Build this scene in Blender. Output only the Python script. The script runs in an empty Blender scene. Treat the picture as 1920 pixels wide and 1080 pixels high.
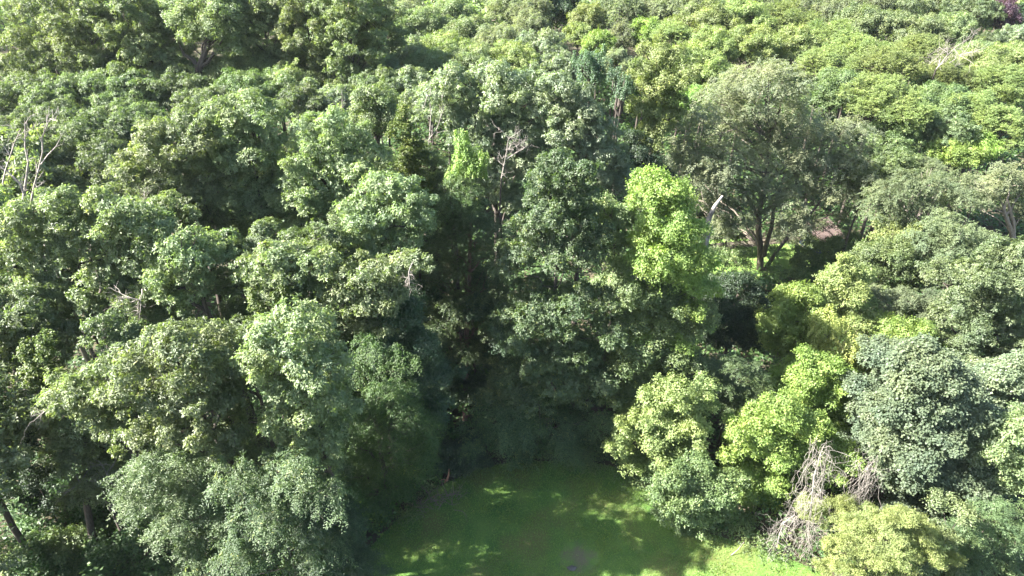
import bpy, math, random
import numpy as np
HAZE = 0.0001
# ---------------------------------------------------------------- camera, sky, sun, exposure
scene = bpy.context.scene
CAM_H = 30.0; PITCH = math.radians(33.0); FOC = 1281.0          # photo is 1920 wide
cam_data = bpy.data.cameras.new('camera'); cam = bpy.data.objects.new('camera', cam_data)
scene.collection.objects.link(cam); scene.camera = cam
cam.location = (0, 0, CAM_H); cam.rotation_euler = (math.pi/2 - PITCH, 0, 0)
cam_data.sensor_width = 36.0; cam_data.lens = 36.0*FOC/1920.0
cam_data.clip_start = 0.5; cam_data.clip_end = 6000.0
SUN_EL = math.radians(43.0); SUN_AZ = math.radians(-98.0)         # azimuth from +Y (view), negative = left
sdir = (math.sin(SUN_AZ)*math.cos(SUN_EL), math.cos(SUN_AZ)*math.cos(SUN_EL), math.sin(SUN_EL))
world = bpy.data.worlds.new('World'); scene.world = world; world.use_nodes = True
wn = world.node_tree.nodes; wl = world.node_tree.links
bg = wn['Background']; sky = wn.new('ShaderNodeTexSky'); sky.sky_type = 'NISHITA'
sky.sun_disc = False; sky.sun_elevation = SUN_EL; sky.sun_rotation = SUN_AZ
sky.air_density = 1.2; sky.dust_density = 1.6
wl.new(sky.outputs[0], bg.inputs[0]); bg.inputs[1].default_value = 0.062
sl = bpy.data.lights.new('sun', 'SUN'); sl.energy = 5.0; sl.angle = math.radians(0.53); sl.color = (1.0, 0.955, 0.88)
so = bpy.data.objects.new('sun', sl); scene.collection.objects.link(so)
from mathutils import Vector
so.rotation_euler = Vector(sdir).to_track_quat('Z', 'Y').to_euler()
scene.view_settings.view_transform = 'Standard'; scene.view_settings.look = 'None'
scene.view_settings.exposure = 2.95; scene.view_settings.gamma = 1.0
scene.cycles.use_denoising = True; scene.cycles.denoiser = 'OPENIMAGEDENOISE'; scene.cycles.denoising_prefilter = 'NONE'; scene.cycles.denoising_input_passes = 'RGB_ALBEDO_NORMAL'
scene.cycles.max_bounces = 4; scene.cycles.diffuse_bounces = 2; scene.cycles.transmission_bounces = 3; scene.cycles.sample_clamp_indirect = 2.0
scene.cycles.glossy_bounces = 2; scene.cycles.volume_bounces = 0; scene.cycles.caustics_reflective = False

# ---------------------------------------------------------------- helpers
CT, ST = math.cos(PITCH), math.sin(PITCH)
def ray(px, py):
    dx = (px-960.0)/FOC; dy = (540.0-py)/FOC
    return dx, CT+dy*ST, -ST+dy*CT
def at(px, py, Y):                     # world point seen at (px,py) of the photo at forward distance Y
    x, y, z = ray(px, py); t = Y/y
    return np.array((x*t, Y, CAM_H+z*t))
def atz(px, py, Z):                    # world point seen at (px,py) at height Z
    x, y, z = ray(px, py); t = (Z-CAM_H)/z
    return np.array((x*t, y*t, Z))
def depth(p):                          # distance along the view axis
    return p[1]*CT-(p[2]-CAM_H)*ST
def px2m(p, r): return r*depth(p)/FOC

def empty(name, loc, label, cat, group=None):
    o = bpy.data.objects.new(name, None); scene.collection.objects.link(o)
    o.location = [float(v) for v in loc]; o.empty_display_size = 0.5
    o['label'] = label; o['category'] = cat
    if group: o['group'] = group
    return o
def link(name, me, parent=None):
    o = bpy.data.objects.new(name, me); scene.collection.objects.link(o)
    if parent: o.parent = parent
    return o
def mesh_tris(name, V, F, mat, tone=None, smooth=False):
    me = bpy.data.meshes.new(name); n = len(F)
    me.vertices.add(len(V)); me.vertices.foreach_set('co', np.ascontiguousarray(V, dtype=np.float32).ravel())
    me.loops.add(n*3); me.loops.foreach_set('vertex_index', np.ascontiguousarray(F, dtype=np.int32).ravel())
    me.polygons.add(n); me.polygons.foreach_set('loop_start', np.arange(0, n*3, 3, dtype=np.int32))
    if smooth: me.polygons.foreach_set('use_smooth', np.ones(n, dtype=bool))
    me.update(calc_edges=True)
    if tone is not None:
        a = me.attributes.new('tone', 'FLOAT', 'FACE'); a.data.foreach_set('value', np.ascontiguousarray(tone, dtype=np.float32))
    me.materials.append(mat)
    return me
def unit(a): return a/np.maximum(np.linalg.norm(a, axis=-1, keepdims=True), 1e-9)

# ---------------------------------------------------------------- materials
def leaf_mat(name, dark, light, tip=None, rough=0.48, trans=0.40, spec=0.5, tipfrom=0.9):
    m = bpy.data.materials.new(name); m.use_nodes = True; nt = m.node_tree; N = nt.nodes; L = nt.links
    b = N['Principled BSDF']; out = N['Material Output']
    at_ = N.new('ShaderNodeAttribute'); at_.attribute_name = 'tone'
    r = N.new('ShaderNodeValToRGB'); r.color_ramp.elements[0].color = (*dark, 1); r.color_ramp.elements[1].color = (*light, 1)
    r.color_ramp.elements[0].position = 0.0; r.color_ramp.elements[1].position = tipfrom-0.06
    if tip:
        e = r.color_ramp.elements.new(tipfrom); e.color = (*tip, 1)
    L.new(at_.outputs['Fac'], r.inputs[0])
    oi = N.new('ShaderNodeObjectInfo'); hs = N.new('ShaderNodeHueSaturation')
    mr = N.new('ShaderNodeMapRange'); mr.inputs[3].default_value = 0.82; mr.inputs[4].default_value = 1.18
    mh = N.new('ShaderNodeMapRange'); mh.inputs[3].default_value = 0.49; mh.inputs[4].default_value = 0.512
    L.new(oi.outputs['Random'], mr.inputs[0]); L.new(oi.outputs['Random'], mh.inputs[0])
    L.new(mr.outputs[0], hs.inputs['Value']); L.new(mh.outputs[0], hs.inputs['Hue'])
    tc = N.new('ShaderNodeTexCoord'); nz = N.new('ShaderNodeTexNoise'); nz.inputs['Scale'].default_value = .55; nz.inputs['Detail'].default_value = 3
    L.new(tc.outputs['Object'], nz.inputs[0]); nr = N.new('ShaderNodeMapRange'); nr.inputs[1].default_value = .3; nr.inputs[2].default_value = .7; L.new(nz.outputs[0], nr.inputs[0])
    vm = N.new('ShaderNodeMix'); vm.data_type = 'RGBA'; L.new(nr.outputs[0], vm.inputs[0]); vm.inputs[6].default_value = (.84, .93, 1.0, 1); vm.inputs[7].default_value = (1.10, 1.06, .92, 1)
    vx = N.new('ShaderNodeMix'); vx.data_type = 'RGBA'; vx.blend_type = 'MULTIPLY'; vx.inputs[0].default_value = 1.0; L.new(r.outputs[0], vx.inputs[6]); L.new(vm.outputs[2], vx.inputs[7])
    L.new(vx.outputs[2], hs.inputs['Color'])
    L.new(hs.outputs[0], b.inputs['Base Color']); b.inputs['Roughness'].default_value = rough
    b.inputs['Specular IOR Level'].default_value = spec
    tr = N.new('ShaderNodeBsdfTranslucent'); tm = N.new('ShaderNodeMix'); tm.data_type = 'RGBA'; tm.blend_type = 'MULTIPLY'
    tm.inputs[0].default_value = 1.0; L.new(hs.outputs[0], tm.inputs[6]); tm.inputs[7].default_value = (1.35, 1.55, 0.6, 1)
    L.new(tm.outputs[2], tr.inputs[0])
    mx = N.new('ShaderNodeMixShader'); mx.inputs[0].default_value = trans
    L.new(b.outputs[0], mx.inputs[1]); L.new(tr.outputs[0], mx.inputs[2]); L.new(mx.outputs[0], out.inputs[0])
    return m
def noise_mat(name, c1, c2, scale=4.0, rough=0.85, detail=6.0, stretch=(1, 1, 1), bump=0.3):
    m = bpy.data.materials.new(name); m.use_nodes = True; nt = m.node_tree; N = nt.nodes; L = nt.links
    b = N['Principled BSDF']; tc = N.new('ShaderNodeTexCoord'); mp = N.new('ShaderNodeMapping'); mp.inputs['Scale'].default_value = stretch
    n = N.new('ShaderNodeTexNoise'); n.inputs['Scale'].default_value = scale; n.inputs['Detail'].default_value = detail
    r = N.new('ShaderNodeValToRGB'); r.color_ramp.elements[0].color = (*c1, 1); r.color_ramp.elements[1].color = (*c2, 1)
    r.color_ramp.elements[0].position = 0.32; r.color_ramp.elements[1].position = 0.68
    L.new(tc.outputs['Object'], mp.inputs[0]); L.new(mp.outputs[0], n.inputs[0]); L.new(n.outputs[0], r.inputs[0]); L.new(r.outputs[0], b.inputs['Base Color'])
    b.inputs['Roughness'].default_value = rough
    if bump:
        bp = N.new('ShaderNodeBump'); bp.inputs['Strength'].default_value = bump; bp.inputs['Distance'].default_value = 0.03
        L.new(n.outputs[0], bp.inputs['Height']); L.new(bp.outputs[0], b.inputs['Normal'])
    return m
LM = {
 # kind: dark, light, young tip
 'oak':      leaf_mat('oak_leaf',      (.092,.122,.058), (.215,.255,.130), (.35,.355,.17)),
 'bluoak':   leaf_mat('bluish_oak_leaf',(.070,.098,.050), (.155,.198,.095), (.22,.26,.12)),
 'olive':    leaf_mat('olive_oak_leaf',(.072,.096,.042), (.195,.232,.105), (.34,.33,.14)),
 'silver':   leaf_mat('silvery_leaf',  (.095,.125,.075), (.225,.262,.165), (.30,.32,.20), rough=.38),
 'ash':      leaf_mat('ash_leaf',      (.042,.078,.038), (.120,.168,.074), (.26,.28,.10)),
 'elm':      leaf_mat('elm_leaf',      (.148,.174,.112), (.250,.272,.178), (.31,.31,.21), rough=.6, spec=.3),
 'dullelm':  leaf_mat('dull_elm_leaf', (.080,.100,.056), (.155,.182,.105), (.22,.22,.13), rough=.6, spec=.3),
 'greywood': leaf_mat('grey_green_leaf',(.110,.130,.080), (.210,.228,.140), (.28,.27,.18), rough=.6, spec=.3),
 'pale':     leaf_mat('pale_green_leaf',(.095,.130,.060), (.200,.240,.115), (.31,.31,.13), rough=.5),
 'yellow':   leaf_mat('yellow_green_leaf',(.112,.142,.050), (.228,.266,.098), (.35,.35,.12), rough=.5),
 'lime':     leaf_mat('lime_leaf',     (.105,.172,.038), (.238,.322,.085), (.38,.42,.13), rough=.5, trans=.4),
 'chart':    leaf_mat('chartreuse_leaf',(.150,.190,.045), (.30,.32,.085), (.42,.38,.14), rough=.55, trans=.35),
 'locust':   leaf_mat('locust_leaf',   (.098,.130,.046), (.198,.236,.085), (.30,.31,.11), rough=.55, trans=.35),
 'walnut':   leaf_mat('walnut_leaf',   (.052,.086,.036), (.130,.172,.078), (.22,.25,.11), rough=.45),
 'green':    leaf_mat('green_leaf',    (.062,.098,.038), (.145,.195,.075), (.23,.27,.09), rough=.5, trans=.35),
 'fresh':    leaf_mat('fresh_drooping_leaf',(.036,.075,.024), (.090,.148,.044), (.19,.25,.07), rough=.5, trans=.4),
 'maple':    leaf_mat('blue_green_maple_leaf',(.058,.080,.050), (.130,.155,.092), (.16,.18,.11), rough=.55),
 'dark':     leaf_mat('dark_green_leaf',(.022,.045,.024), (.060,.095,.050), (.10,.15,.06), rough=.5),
 'purple':   leaf_mat('purple_leaf',   (.040,.020,.035), (.095,.050,.080), (.14,.07,.10), rough=.5),
 'sumac':    leaf_mat('yellow_sumac_leaf',(.14,.168,.055), (.255,.280,.105), (.38,.32,.16), rough=.55, trans=.35, tipfrom=.95),
 'ivy':      leaf_mat('ivy_leaf',  (.045,.075,.018), (.130,.165,.036), (.24,.25,.05)),
 'vine':     leaf_mat('bright_vine_leaf',(.085,.160,.022), (.22,.32,.045), (.36,.40,.08), rough=.5, trans=.4),
 'drape':    leaf_mat('draped_vine_leaf',(.040,.080,.045), (.10,.150,.080), (.17,.21,.10), rough=.5),
 'under':    leaf_mat('undergrowth_leaf',(.030,.062,.022), (.085,.140,.042), (.16,.22,.05), rough=.55),
 'grass':    leaf_mat('grass_blade',   (.068,.145,.022), (.165,.240,.045), (.27,.28,.09), rough=.55, trans=.35),
}
BARK = noise_mat('grey_brown_bark', (.028,.022,.018), (.085,.068,.055), 3.0, stretch=(4, 4, .8))
VINEWOOD = noise_mat('grey_vine_wood', (.14,.125,.11), (.32,.29,.26), 5.0, stretch=(3, 3, .8))
BARK_L = noise_mat('light_bark', (.13,.11,.09), (.27,.23,.19), 3.0, stretch=(4, 4, .8))
BARK_M = noise_mat('brown_grey_bark', (.05,.04,.032), (.14,.115,.09), 3.0, stretch=(4, 4, .8))
BARK_RED = noise_mat('reddish_bark', (.06,.035,.028), (.16,.095,.075), 3.0, stretch=(4, 4, .8))
DEAD = noise_mat('bleached_dead_wood', (.16,.14,.125), (.32,.285,.255), 5.0, stretch=(3, 3, .8))
DEAD_BR = noise_mat('brown_dead_twigs', (.10,.088,.077), (.26,.232,.205), 5.0, stretch=(3, 3, .8))

# ---------------------------------------------------------------- foliage
HABIT = {'oak': 'rosette', 'bluoak': 'rosette', 'olive': 'rosette', 'silver': 'rosette', 'ash': 'rosette', 'elm': 'spray', 'dullelm': 'spray', 'greywood': 'spray',
         'pale': 'tuft', 'yellow': 'tuft', 'lime': 'tuft', 'chart': 'tuft', 'locust': 'layer', 'walnut': 'frond', 'green': 'tuft', 'fresh': 'droop',
         'maple': 'shingle', 'dark': 'tuft', 'purple': 'tuft', 'sumac': 'fine', 'vine': 'ivy', 'ivy': 'ivy', 'drape': 'drape', 'under': 'tuft'}
#          leaf length, width ratio, leaves per sprig, spacing in leaf lengths
HP = {'rosette': (.14, .44, 8, 1.75), 'tuft': (.12, .55, 8, 1.9), 'spray': (.085, .5, 14, 3.3), 'frond': (.10, .36, 18, 3.3), 'layer': (.085, .5, 14, 3.0),
      'droop': (.11, .34, 14, 3.0), 'shingle': (.12, .9, 4, 1.3), 'ivy': (.10, .9, 4, 1.3), 'fine': (.085, .3, 18, 2.4), 'drape': (.11, .6, 14, 3.0)}
def foliage(rng, lobes, kind, dist, dens=1.0, habit=None, flat=0.78, sub=6, minpx=1.8, core=True):
    """lobes (k,4) x y z r -> V,F,tone: leaf-sized faces in sprigs in clumps"""
    habit = habit or HABIT[kind]; L0, wr, per, sp = HP[habit]
    L = max(L0, minpx*dist/683.0)
    lobes = np.asarray(lobes, float)
    if sub > 1:
        S = []
        for x, y, z, r in lobes:
            n = sub; d = unit(rng.normal(size=(n, 3))); d[:, 2] = np.where(d[:, 2] < -.35, -d[:, 2], d[:, 2])
            rr = r*rng.uniform(.36, .60, n); off = r*rng.uniform(.45, .85, n)
            S.append(np.c_[x+d[:, 0]*off, y+d[:, 1]*off, z+d[:, 2]*off*.85, rr])
            S.append([[x, y, z, r*.64]])
        lobes2 = np.vstack(S)
    else: lobes2 = lobes
    s2 = (sp*L)**2
    cnt = np.maximum(3, (dens*4*math.pi*lobes2[:, 3]**2*.8/s2)).astype(int)
    idx = np.repeat(np.arange(len(lobes2)), cnt); n = len(idx)
    u = unit(rng.normal(size=(n, 3))); lowm = (u[:, 2] < -.25) & (rng.random(n) < .7); u[lowm, 2] *= -1
    rad = lobes2[idx, 3]*(1.0-.42*rng.random(n)**1.6+.10*rng.normal(size=n))
    ph = rng.uniform(0, 6.28, (len(lobes2), 3)); fr = rng.uniform(2.2, 4.5, (len(lobes2), 3))
    rad = rad*(1+.11*np.sin(u*fr[idx]*1.0+ph[idx]).sum(1)); sh = rng.random(n) < .09; rad = np.where(sh, rad*rng.uniform(1.05, 1.45, n), rad)
    C = lobes2[idx, :3]; P = C+u*rad[:, None]*np.array((1, 1, flat))
    keep = np.ones(n, bool)                                   # drop sprigs buried inside other clumps
    for q in lobes2:
        d2 = ((P-q[:3])/np.array((1, 1, flat)))**2; keep &= ~(d2.sum(1) < (q[3]*.55)**2)
    P, u, idx = P[keep], u[keep], idx[keep]; n = len(P)
    clump_tone = rng.uniform(-.10, .10, len(lobes2))
    up = np.array((0, 0, 1.0))
    ax = unit(u*np.array((1, 1, .8))+up*.45+rng.normal(size=(n, 3))*.30)
    t_sprig = .45+clump_tone[idx]+rng.normal(size=n)*.13
    k = per
    A = np.repeat(ax, k, 0); B = np.repeat(P, k, 0); U = np.repeat(u, k, 0); m = n*k
    j = np.tile(np.arange(k), n).astype(float)
    rnd = rng.normal(size=(m, 3))
    e1 = unit(np.cross(ax, rng.normal(size=(n, 3)))); e2 = np.cross(ax, e1)
    E1 = np.repeat(e1, k, 0); E2 = np.repeat(e2, k, 0)
    if habit in ('rosette', 'tuft', 'fine'):
        phi = j*2.399+rng.normal(size=m)*.3; out = E1*np.cos(phi)[:, None]+E2*np.sin(phi)[:, None]
        lift = {'rosette': .32, 'tuft': .45, 'fine': .8}[habit]
        D = unit(out+A*(lift+rng.normal(size=m)*.35)[:, None]+up*-.18)
        B = B+A*(rng.uniform(-.5, .5, m)*L*(1.6 if habit != 'rosette' else 1.0))[:, None]+out*(L*.15)
        if habit != 'rosette': B = B+rnd*(L*.45)
        N = unit(A*.8+U*.55+up*.4+rnd*.24)
    elif habit in ('shingle', 'ivy'):
        D = unit(U*np.array((1, 1, .2))-up*.35+rnd*.45); N = unit(U+up*.55+rnd*.28); B = B+rng.normal(size=(m, 3))*(L*.55)
    elif habit in ('spray', 'layer', 'frond', 'droop', 'drape'):
        dz = {'spray': -.30, 'layer': .12, 'frond': -.12, 'droop': -.75, 'drape': -2.6}[habit]
        sd = unit(np.c_[u[:, 0], u[:, 1], u[:, 2]*.35]+rng.normal(size=(n, 3))*.35+up*dz)
        if habit in ('frond',): sd = unit(sd+ax*.25)
        SD = np.repeat(sd, k, 0)
        slen = L*k*.5*{'spray': .55, 'layer': .6, 'frond': .62, 'droop': .75, 'drape': .9}[habit]
        tt = (j//2+.5)/(k/2)
        side = unit(np.cross(SD, up+rng.normal(size=(1, 3))*.05)); sgn = np.where(j % 2 == 0, 1.0, -1.0)[:, None]
        sag = {'frond': .35, 'spray': .3, 'layer': .1, 'droop': .3, 'drape': .1}[habit]
        B = B+SD*((tt-.35)*slen)[:, None]-up*(tt**2*slen*sag)[:, None]+rnd*(L*.12)
        D = unit(side*sgn+SD*.5-up*(.15 if habit != 'layer' else 0)+rnd*.22)
        N = unit(np.cross(side, SD)*.0+up*1.0+U*.35+rnd*.3)
    W = L*wr*.5
    ln = L*rng.uniform(.55, 1.3, m)
    S = unit(np.cross(D, N)); N = np.cross(S, D)
    V = np.empty((m, 4, 3))
    mid = B+D*(ln*.45)[:, None]+N*(ln*.10)[:, None]
    V[:, 0] = B; V[:, 1] = mid+S*W+N*(W*.30); V[:, 2] = B+D*ln[:, None]-N*(ln*.08)[:, None]; V[:, 3] = mid-S*W+N*(W*.30)
    F = (np.arange(m)*4)[:, None]+np.array([[0, 1, 2, 0, 2, 3]]); F = F.reshape(-1, 3)
    tone = np.repeat(t_sprig, k)+rng.normal(size=m)*.14
    return V.reshape(-1, 3), F, np.repeat(np.clip(tone, 0, 1), 2)

def tubes(paths, sides=6):
    """paths: list of (points (n,3), radii (n,)) -> V,F"""
    Vs, Fs, b = [], [], 0
    for pts, rad in paths:
        pts = np.asarray(pts, float); rad = np.asarray(rad, float); n = len(pts)
        t = unit(np.gradient(pts, axis=0)); ref = np.array((1.0, .13, .07)) if abs(t[0, 0]) < .8 else np.array((.05, 1.0, .1))
        s = unit(np.cross(t, ref)); w = np.cross(t, s); sd = sides if rad.max() > .05 else 4 if rad.max() > .015 else 3
        a = np.arange(sd)*2*math.pi/sd
        ring = pts[:, None]+(s[:, None]*np.cos(a)[None, :, None]+w[:, None]*np.sin(a)[None, :, None])*rad[:, None, None]
        Vs.append(ring.reshape(-1, 3)); i = np.arange(n-1)[:, None]*sd+np.arange(sd)[None]; i2 = np.arange(n-1)[:, None]*sd+(np.arange(sd)[None]+1) % sd
        q = np.stack([i, i2, i2+sd, i, i2+sd, i+sd], -1).reshape(-1, 3)
        Fs.append(q+b); b += n*sd
    return np.vstack(Vs), np.vstack(Fs)
def bend(rng, a, b, n=6, wob=.06, arch=0.0):
    a = np.asarray(a, float); b = np.asarray(b, float); t = np.linspace(0, 1, n)[:, None]; d = np.linalg.norm(b-a)
    p = a+(b-a)*t; w = rng.normal(size=(n, 3))*wob*d; w[0] = 0; w[-1] = 0
    return p+w+np.array((0, 0, 1))*arch*d*np.sin(t*math.pi)

TREES = []
def tree(name, label, cat, kind, base, lobes, seed, group=None, dens=1.0, bark=None, stems=None, limbs=True, sub=6, habit=None, flat=.78, twigs=0, minpx=1.8, r0=None, shoots=2):
    rng = np.random.default_rng(seed)
    base = np.array((base[0], base[1], 0.0)); L = np.array(lobes, float); L[:, :3] -= base; sat = []
    for x, y, z, r in L:                                      # side shoots that break the outline
        for _ in range(shoots):
            dd = unit(rng.normal(size=3)*np.array((1, 1, .6))+np.array((0, 0, .1))); k = rng.uniform(.85, 1.25)*r
            sat.append((x+dd[0]*k, y+dd[1]*k, max(z+dd[2]*k*.9, .2), r*rng.uniform(.26, .46)))
    root = empty(name, base, label, cat, group)
    d = float(np.mean([depth(l[:3]+base) for l in L])); d = max(d, 14)
    top = L[np.argmax(L[:, 2]+L[:, 3])]; H = top[2]+top[3]
    R0 = r0 or max(.05, .014*H+.02)
    paths = []
    if stems is None:
        mid = np.array((np.average(L[:, 0], weights=L[:, 3]), np.average(L[:, 1], weights=L[:, 3]), H*.88))
        t = np.linspace(0, 1, 9); w = rng.normal(size=(9, 2))*.10; w[0] = 0
        P = np.c_[mid[0]*t**1.3+w[:, 0]*t, mid[1]*t**1.3+w[:, 1]*t, mid[2]*t-.1*(t == 0)]
        paths.append((P, R0*(1-.85*t)+R0*.35*np.exp(-t*18)))
    else:
        for s in stems: paths.append((np.asarray(s[0])-base, s[1]))
        P = paths[0][0]; t = np.linspace(0, 1, len(P))
    if limbs:
        for x, y, z, r in L:
            zz = min(max(z-r*1.0-.25*math.hypot(x-P[-1, 0], y-P[-1, 1]), H*.12), P[:, 2].max()*.95)
            k = np.interp(zz, P[:, 2], np.arange(len(P))); k0 = int(k); k1 = min(k0+1, len(P)-1); a = P[k0]+(P[k1]-P[k0])*(k-k0)
            B = bend(rng, a, (x, y, z), 6, .04, .05); br = R0*.38*(r/L[:, 3].max())
            paths.append((B, np.linspace(br, br*.35, 6)))
            for _ in range(3):
                e = np.array((x, y, z))+unit(rng.normal(size=3)+np.array((0, 0, .4)))*r*.85
                paths.append((bend(rng, B[3+_ % 2], e, 4, .06, .03), np.linspace(br*.4, br*.12, 4)))
    for _ in range(twigs):
        l = L[rng.integers(len(L))]; dd = unit(rng.normal(size=3)*np.array((1, 1, .5))); s = l[:3]+dd*l[3]*.6
        paths.append((bend(rng, s, s+dd*l[3]*rng.uniform(.6, 1.0), 4, .08), np.array((.02, .015, .01, .006))))
    V, F = tubes(paths); link('trunk', mesh_tris('trunk', V, F, bark or BARK, smooth=True), root)
    V, F, T = foliage(rng, np.vstack([L, np.array(sat)]) if sat else L, kind, d, dens, habit, flat, sub, minpx)
    link('crown', mesh_tris('crown', V, F, LM[kind], T), root)
    TREES.append((name, label, len(F)//2, round(float(base[0]), 1), round(float(base[1]), 1), round(float(H), 1)))
    return root
def px_lobes(pl, Y):                   # (px, py, r_px[, dY]) -> world lobes
    out = []
    for l in pl:
        p = at(l[0], l[1], Y+(l[3] if len(l) > 3 else 0)); out.append((*p, px2m(p, l[2])))
    return out
def auto_crown(rng, cx, cy, H, a, ratio, low=.0):
    c = a*ratio; zc = H-c; n = int(15+6*ratio); out = [(cx, cy, zc+c*.25, a*.5)]
    for i in range(n):
        zt = 1-1.75*(i+.5)/n; zt = max(zt, -.8); rr = math.sqrt(max(0, 1-zt*zt)); ph = i*2.399+rng.uniform(-.35, .35)
        r = a*rng.uniform(.28, .42); k = rng.uniform(.72, .98)-r/a*.55
        out.append((cx+rr*math.cos(ph)*a*k*1.2, cy+rr*math.sin(ph)*a*k*1.15, zc+zt*(c-r*.6)*rng.uniform(.9, 1.03), r))
    return out

# ---------------------------------------------------------------- ground, lawn, clearing
def sheet(name, pts, z, mat, kind='structure', seg=None):
    import bmesh
    bm = bmesh.new(); bm.faces.new([bm.verts.new((x, y, z)) for x, y in pts]); me = bpy.data.meshes.new(name); bm.to_mesh(me); bm.free()
    me.materials.append(mat); o = link(name, me); o['kind'] = kind; return o
soil = noise_mat('leaf_litter_soil', (.030,.028,.016), (.075,.060,.034), 1.2, rough=.95)
sheet('ground', [(-2500, -2500), (2500, -2500), (2500, 2500), (-2500, 2500)], 0.0, soil)
def gpt(px, py):
    p = atz(px, py, 0.0); return (float(p[0]), float(p[1]))
def lawn_mat():
    m = noise_mat('lawn_turf', (.044,.105,.016), (.098,.165,.030), .8, rough=.9, detail=9, bump=.5); nt = m.node_tree; N = nt.nodes; L = nt.links
    b = N['Principled BSDF']; src = b.inputs['Base Color'].links[0].from_socket
    tc = N['Texture Coordinate'] if 'Texture Coordinate' in N else N.new('ShaderNodeTexCoord')
    n2 = N.new('ShaderNodeTexNoise'); n2.inputs['Scale'].default_value = .35; n2.inputs['Detail'].default_value = 4
    L.new(tc.outputs['Object'], n2.inputs[0])
    r2 = N.new('ShaderNodeMapRange'); r2.inputs[1].default_value = .47; r2.inputs[2].default_value = .68; L.new(n2.outputs[0], r2.inputs[0])
    mx = N.new('ShaderNodeMix'); mx.data_type = 'RGBA'; L.new(r2.outputs[0], mx.inputs[0]); L.new(src, mx.inputs[6]); mx.inputs[7].default_value = (.105, .112, .030, 1)
    # worn bare patch near the bottom of the picture
    px, py = gpt(1085, 1045)
    vm = N.new('ShaderNodeVectorMath'); vm.operation = 'DISTANCE'; vm.inputs[1].default_value = (px, py, 0.004)
    nd = N.new('ShaderNodeTexNoise'); nd.inputs['Scale'].default_value = 2.2; nd.inputs['Detail'].default_value = 5
    L.new(tc.outputs['Object'], nd.inputs[0]); L.new(tc.outputs['Object'], vm.inputs[0])
    ad = N.new('ShaderNodeMath'); ad.operation = 'MULTIPLY_ADD'; ad.inputs[1].default_value = 2.6; L.new(nd.outputs[0], ad.inputs[0]); L.new(vm.outputs['Value'], ad.inputs[2])
    r3 = N.new('ShaderNodeMapRange'); r3.inputs[1].default_value = 2.3; r3.inputs[2].default_value = 1.5; L.new(ad.outputs[0], r3.inputs[0])
    m2 = N.new('ShaderNodeMix'); m2.data_type = 'RGBA'; L.new(r3.outputs[0], m2.inputs[0]); L.new(mx.outputs[2], m2.inputs[6]); m2.inputs[7].default_value = (.095, .095, .050, 1)
    L.new(m2.outputs[2], b.inputs['Base Color']); return m
LAWN = [gpt(640, 1080), (-9, 14), (-8, 4), (24, 4), (20, 18), gpt(1560, 1080), gpt(1460, 1040), gpt(1330, 1000), gpt(1230, 930), gpt(1150, 875), gpt(1080, 862), gpt(950, 868), gpt(880, 885), gpt(820, 915), gpt(760, 960)]
sheet('lawn', LAWN, 0.004, lawn_mat())
CLEAR = [gpt(1325, 520), gpt(1540, 520), gpt(1560, 480), gpt(1500, 448), gpt(1330, 448)]
sheet('clearing_grass', CLEAR, 0.004, noise_mat('clearing_turf', (.060,.13,.022), (.13,.19,.04), 1.5, rough=.95))
sheet('dirt_path', [gpt(1280, 462), gpt(1440, 447), gpt(1560, 436), gpt(1560, 446), gpt(1440, 459), gpt(1280, 477)], 0.008, noise_mat('bare_dirt', (.035,.030,.020), (.075,.060,.042), 1.8, rough=.95))
def inside(x, y, poly):
    c = np.zeros(len(x), bool); n = len(poly)
    for i in range(n):
        x1, y1 = poly[i]; x2, y2 = poly[(i+1) % n]
        if y1 == y2: continue
        c ^= ((y1 > y) != (y2 > y)) & (x < (x2-x1)*(y-y1)/(y2-y1)+x1)
    return c
def tufts(name, x, y, z, L, kind, seed, per=5, up=.6, wr=.5):
    rng = np.random.default_rng(seed); n = len(x); m = n*per
    B = np.repeat(np.c_[x, y, z], per, 0); LL = np.repeat(L, per)*rng.uniform(.6, 1.3, m)
    B = B+rng.normal(size=(m, 3))*(LL*.7)[:, None]*np.array((1, 1, .4)); B[:, 2] = np.maximum(B[:, 2], .012)
    ph = rng.uniform(0, 2*math.pi, m); D = unit(np.c_[np.cos(ph), np.sin(ph), up+rng.normal(size=m)*.35])
    N = unit(np.c_[rng.normal(size=m)*.4, rng.normal(size=m)*.4, np.ones(m)])
    S = unit(np.cross(D, N)); N = np.cross(S, D); V = np.empty((m, 4, 3)); W = (LL*wr*.5)[:, None]; mid = B+D*(LL*.45)[:, None]
    V[:, 0] = B; V[:, 1] = mid+S*W; V[:, 2] = B+D*LL[:, None]; V[:, 3] = mid-S*W; V[:, :, 2] = np.maximum(V[:, :, 2], .006)
    F = ((np.arange(m)*4)[:, None]+np.array([[0, 1, 2, 0, 2, 3]])).reshape(-1, 3)
    tone = np.clip(np.repeat(.45+rng.normal(size=n)*.18, per)+rng.normal(size=m)*.12, 0, 1)
    o = link(name, mesh_tris(name, V.reshape(-1, 3), F, LM[kind], np.repeat(tone, 2))); o['kind'] = 'stuff'; return o
rg = np.random.default_rng(5)
gx = rg.uniform(-9, 24, 150000); gy = rg.uniform(14, 29.5, 150000); k = inside(gx, gy, LAWN)
bare = gpt(1085, 1045); k &= ~((np.hypot(gx-bare[0], gy-bare[1]) < .9) & (rg.random(len(gx)) < .75))
tufts('grass', gx[k], gy[k], np.full(k.sum(), .02), rg.uniform(.05, .10, k.sum()), 'grass', 6, per=2, up=.9, wr=.22)
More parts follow.
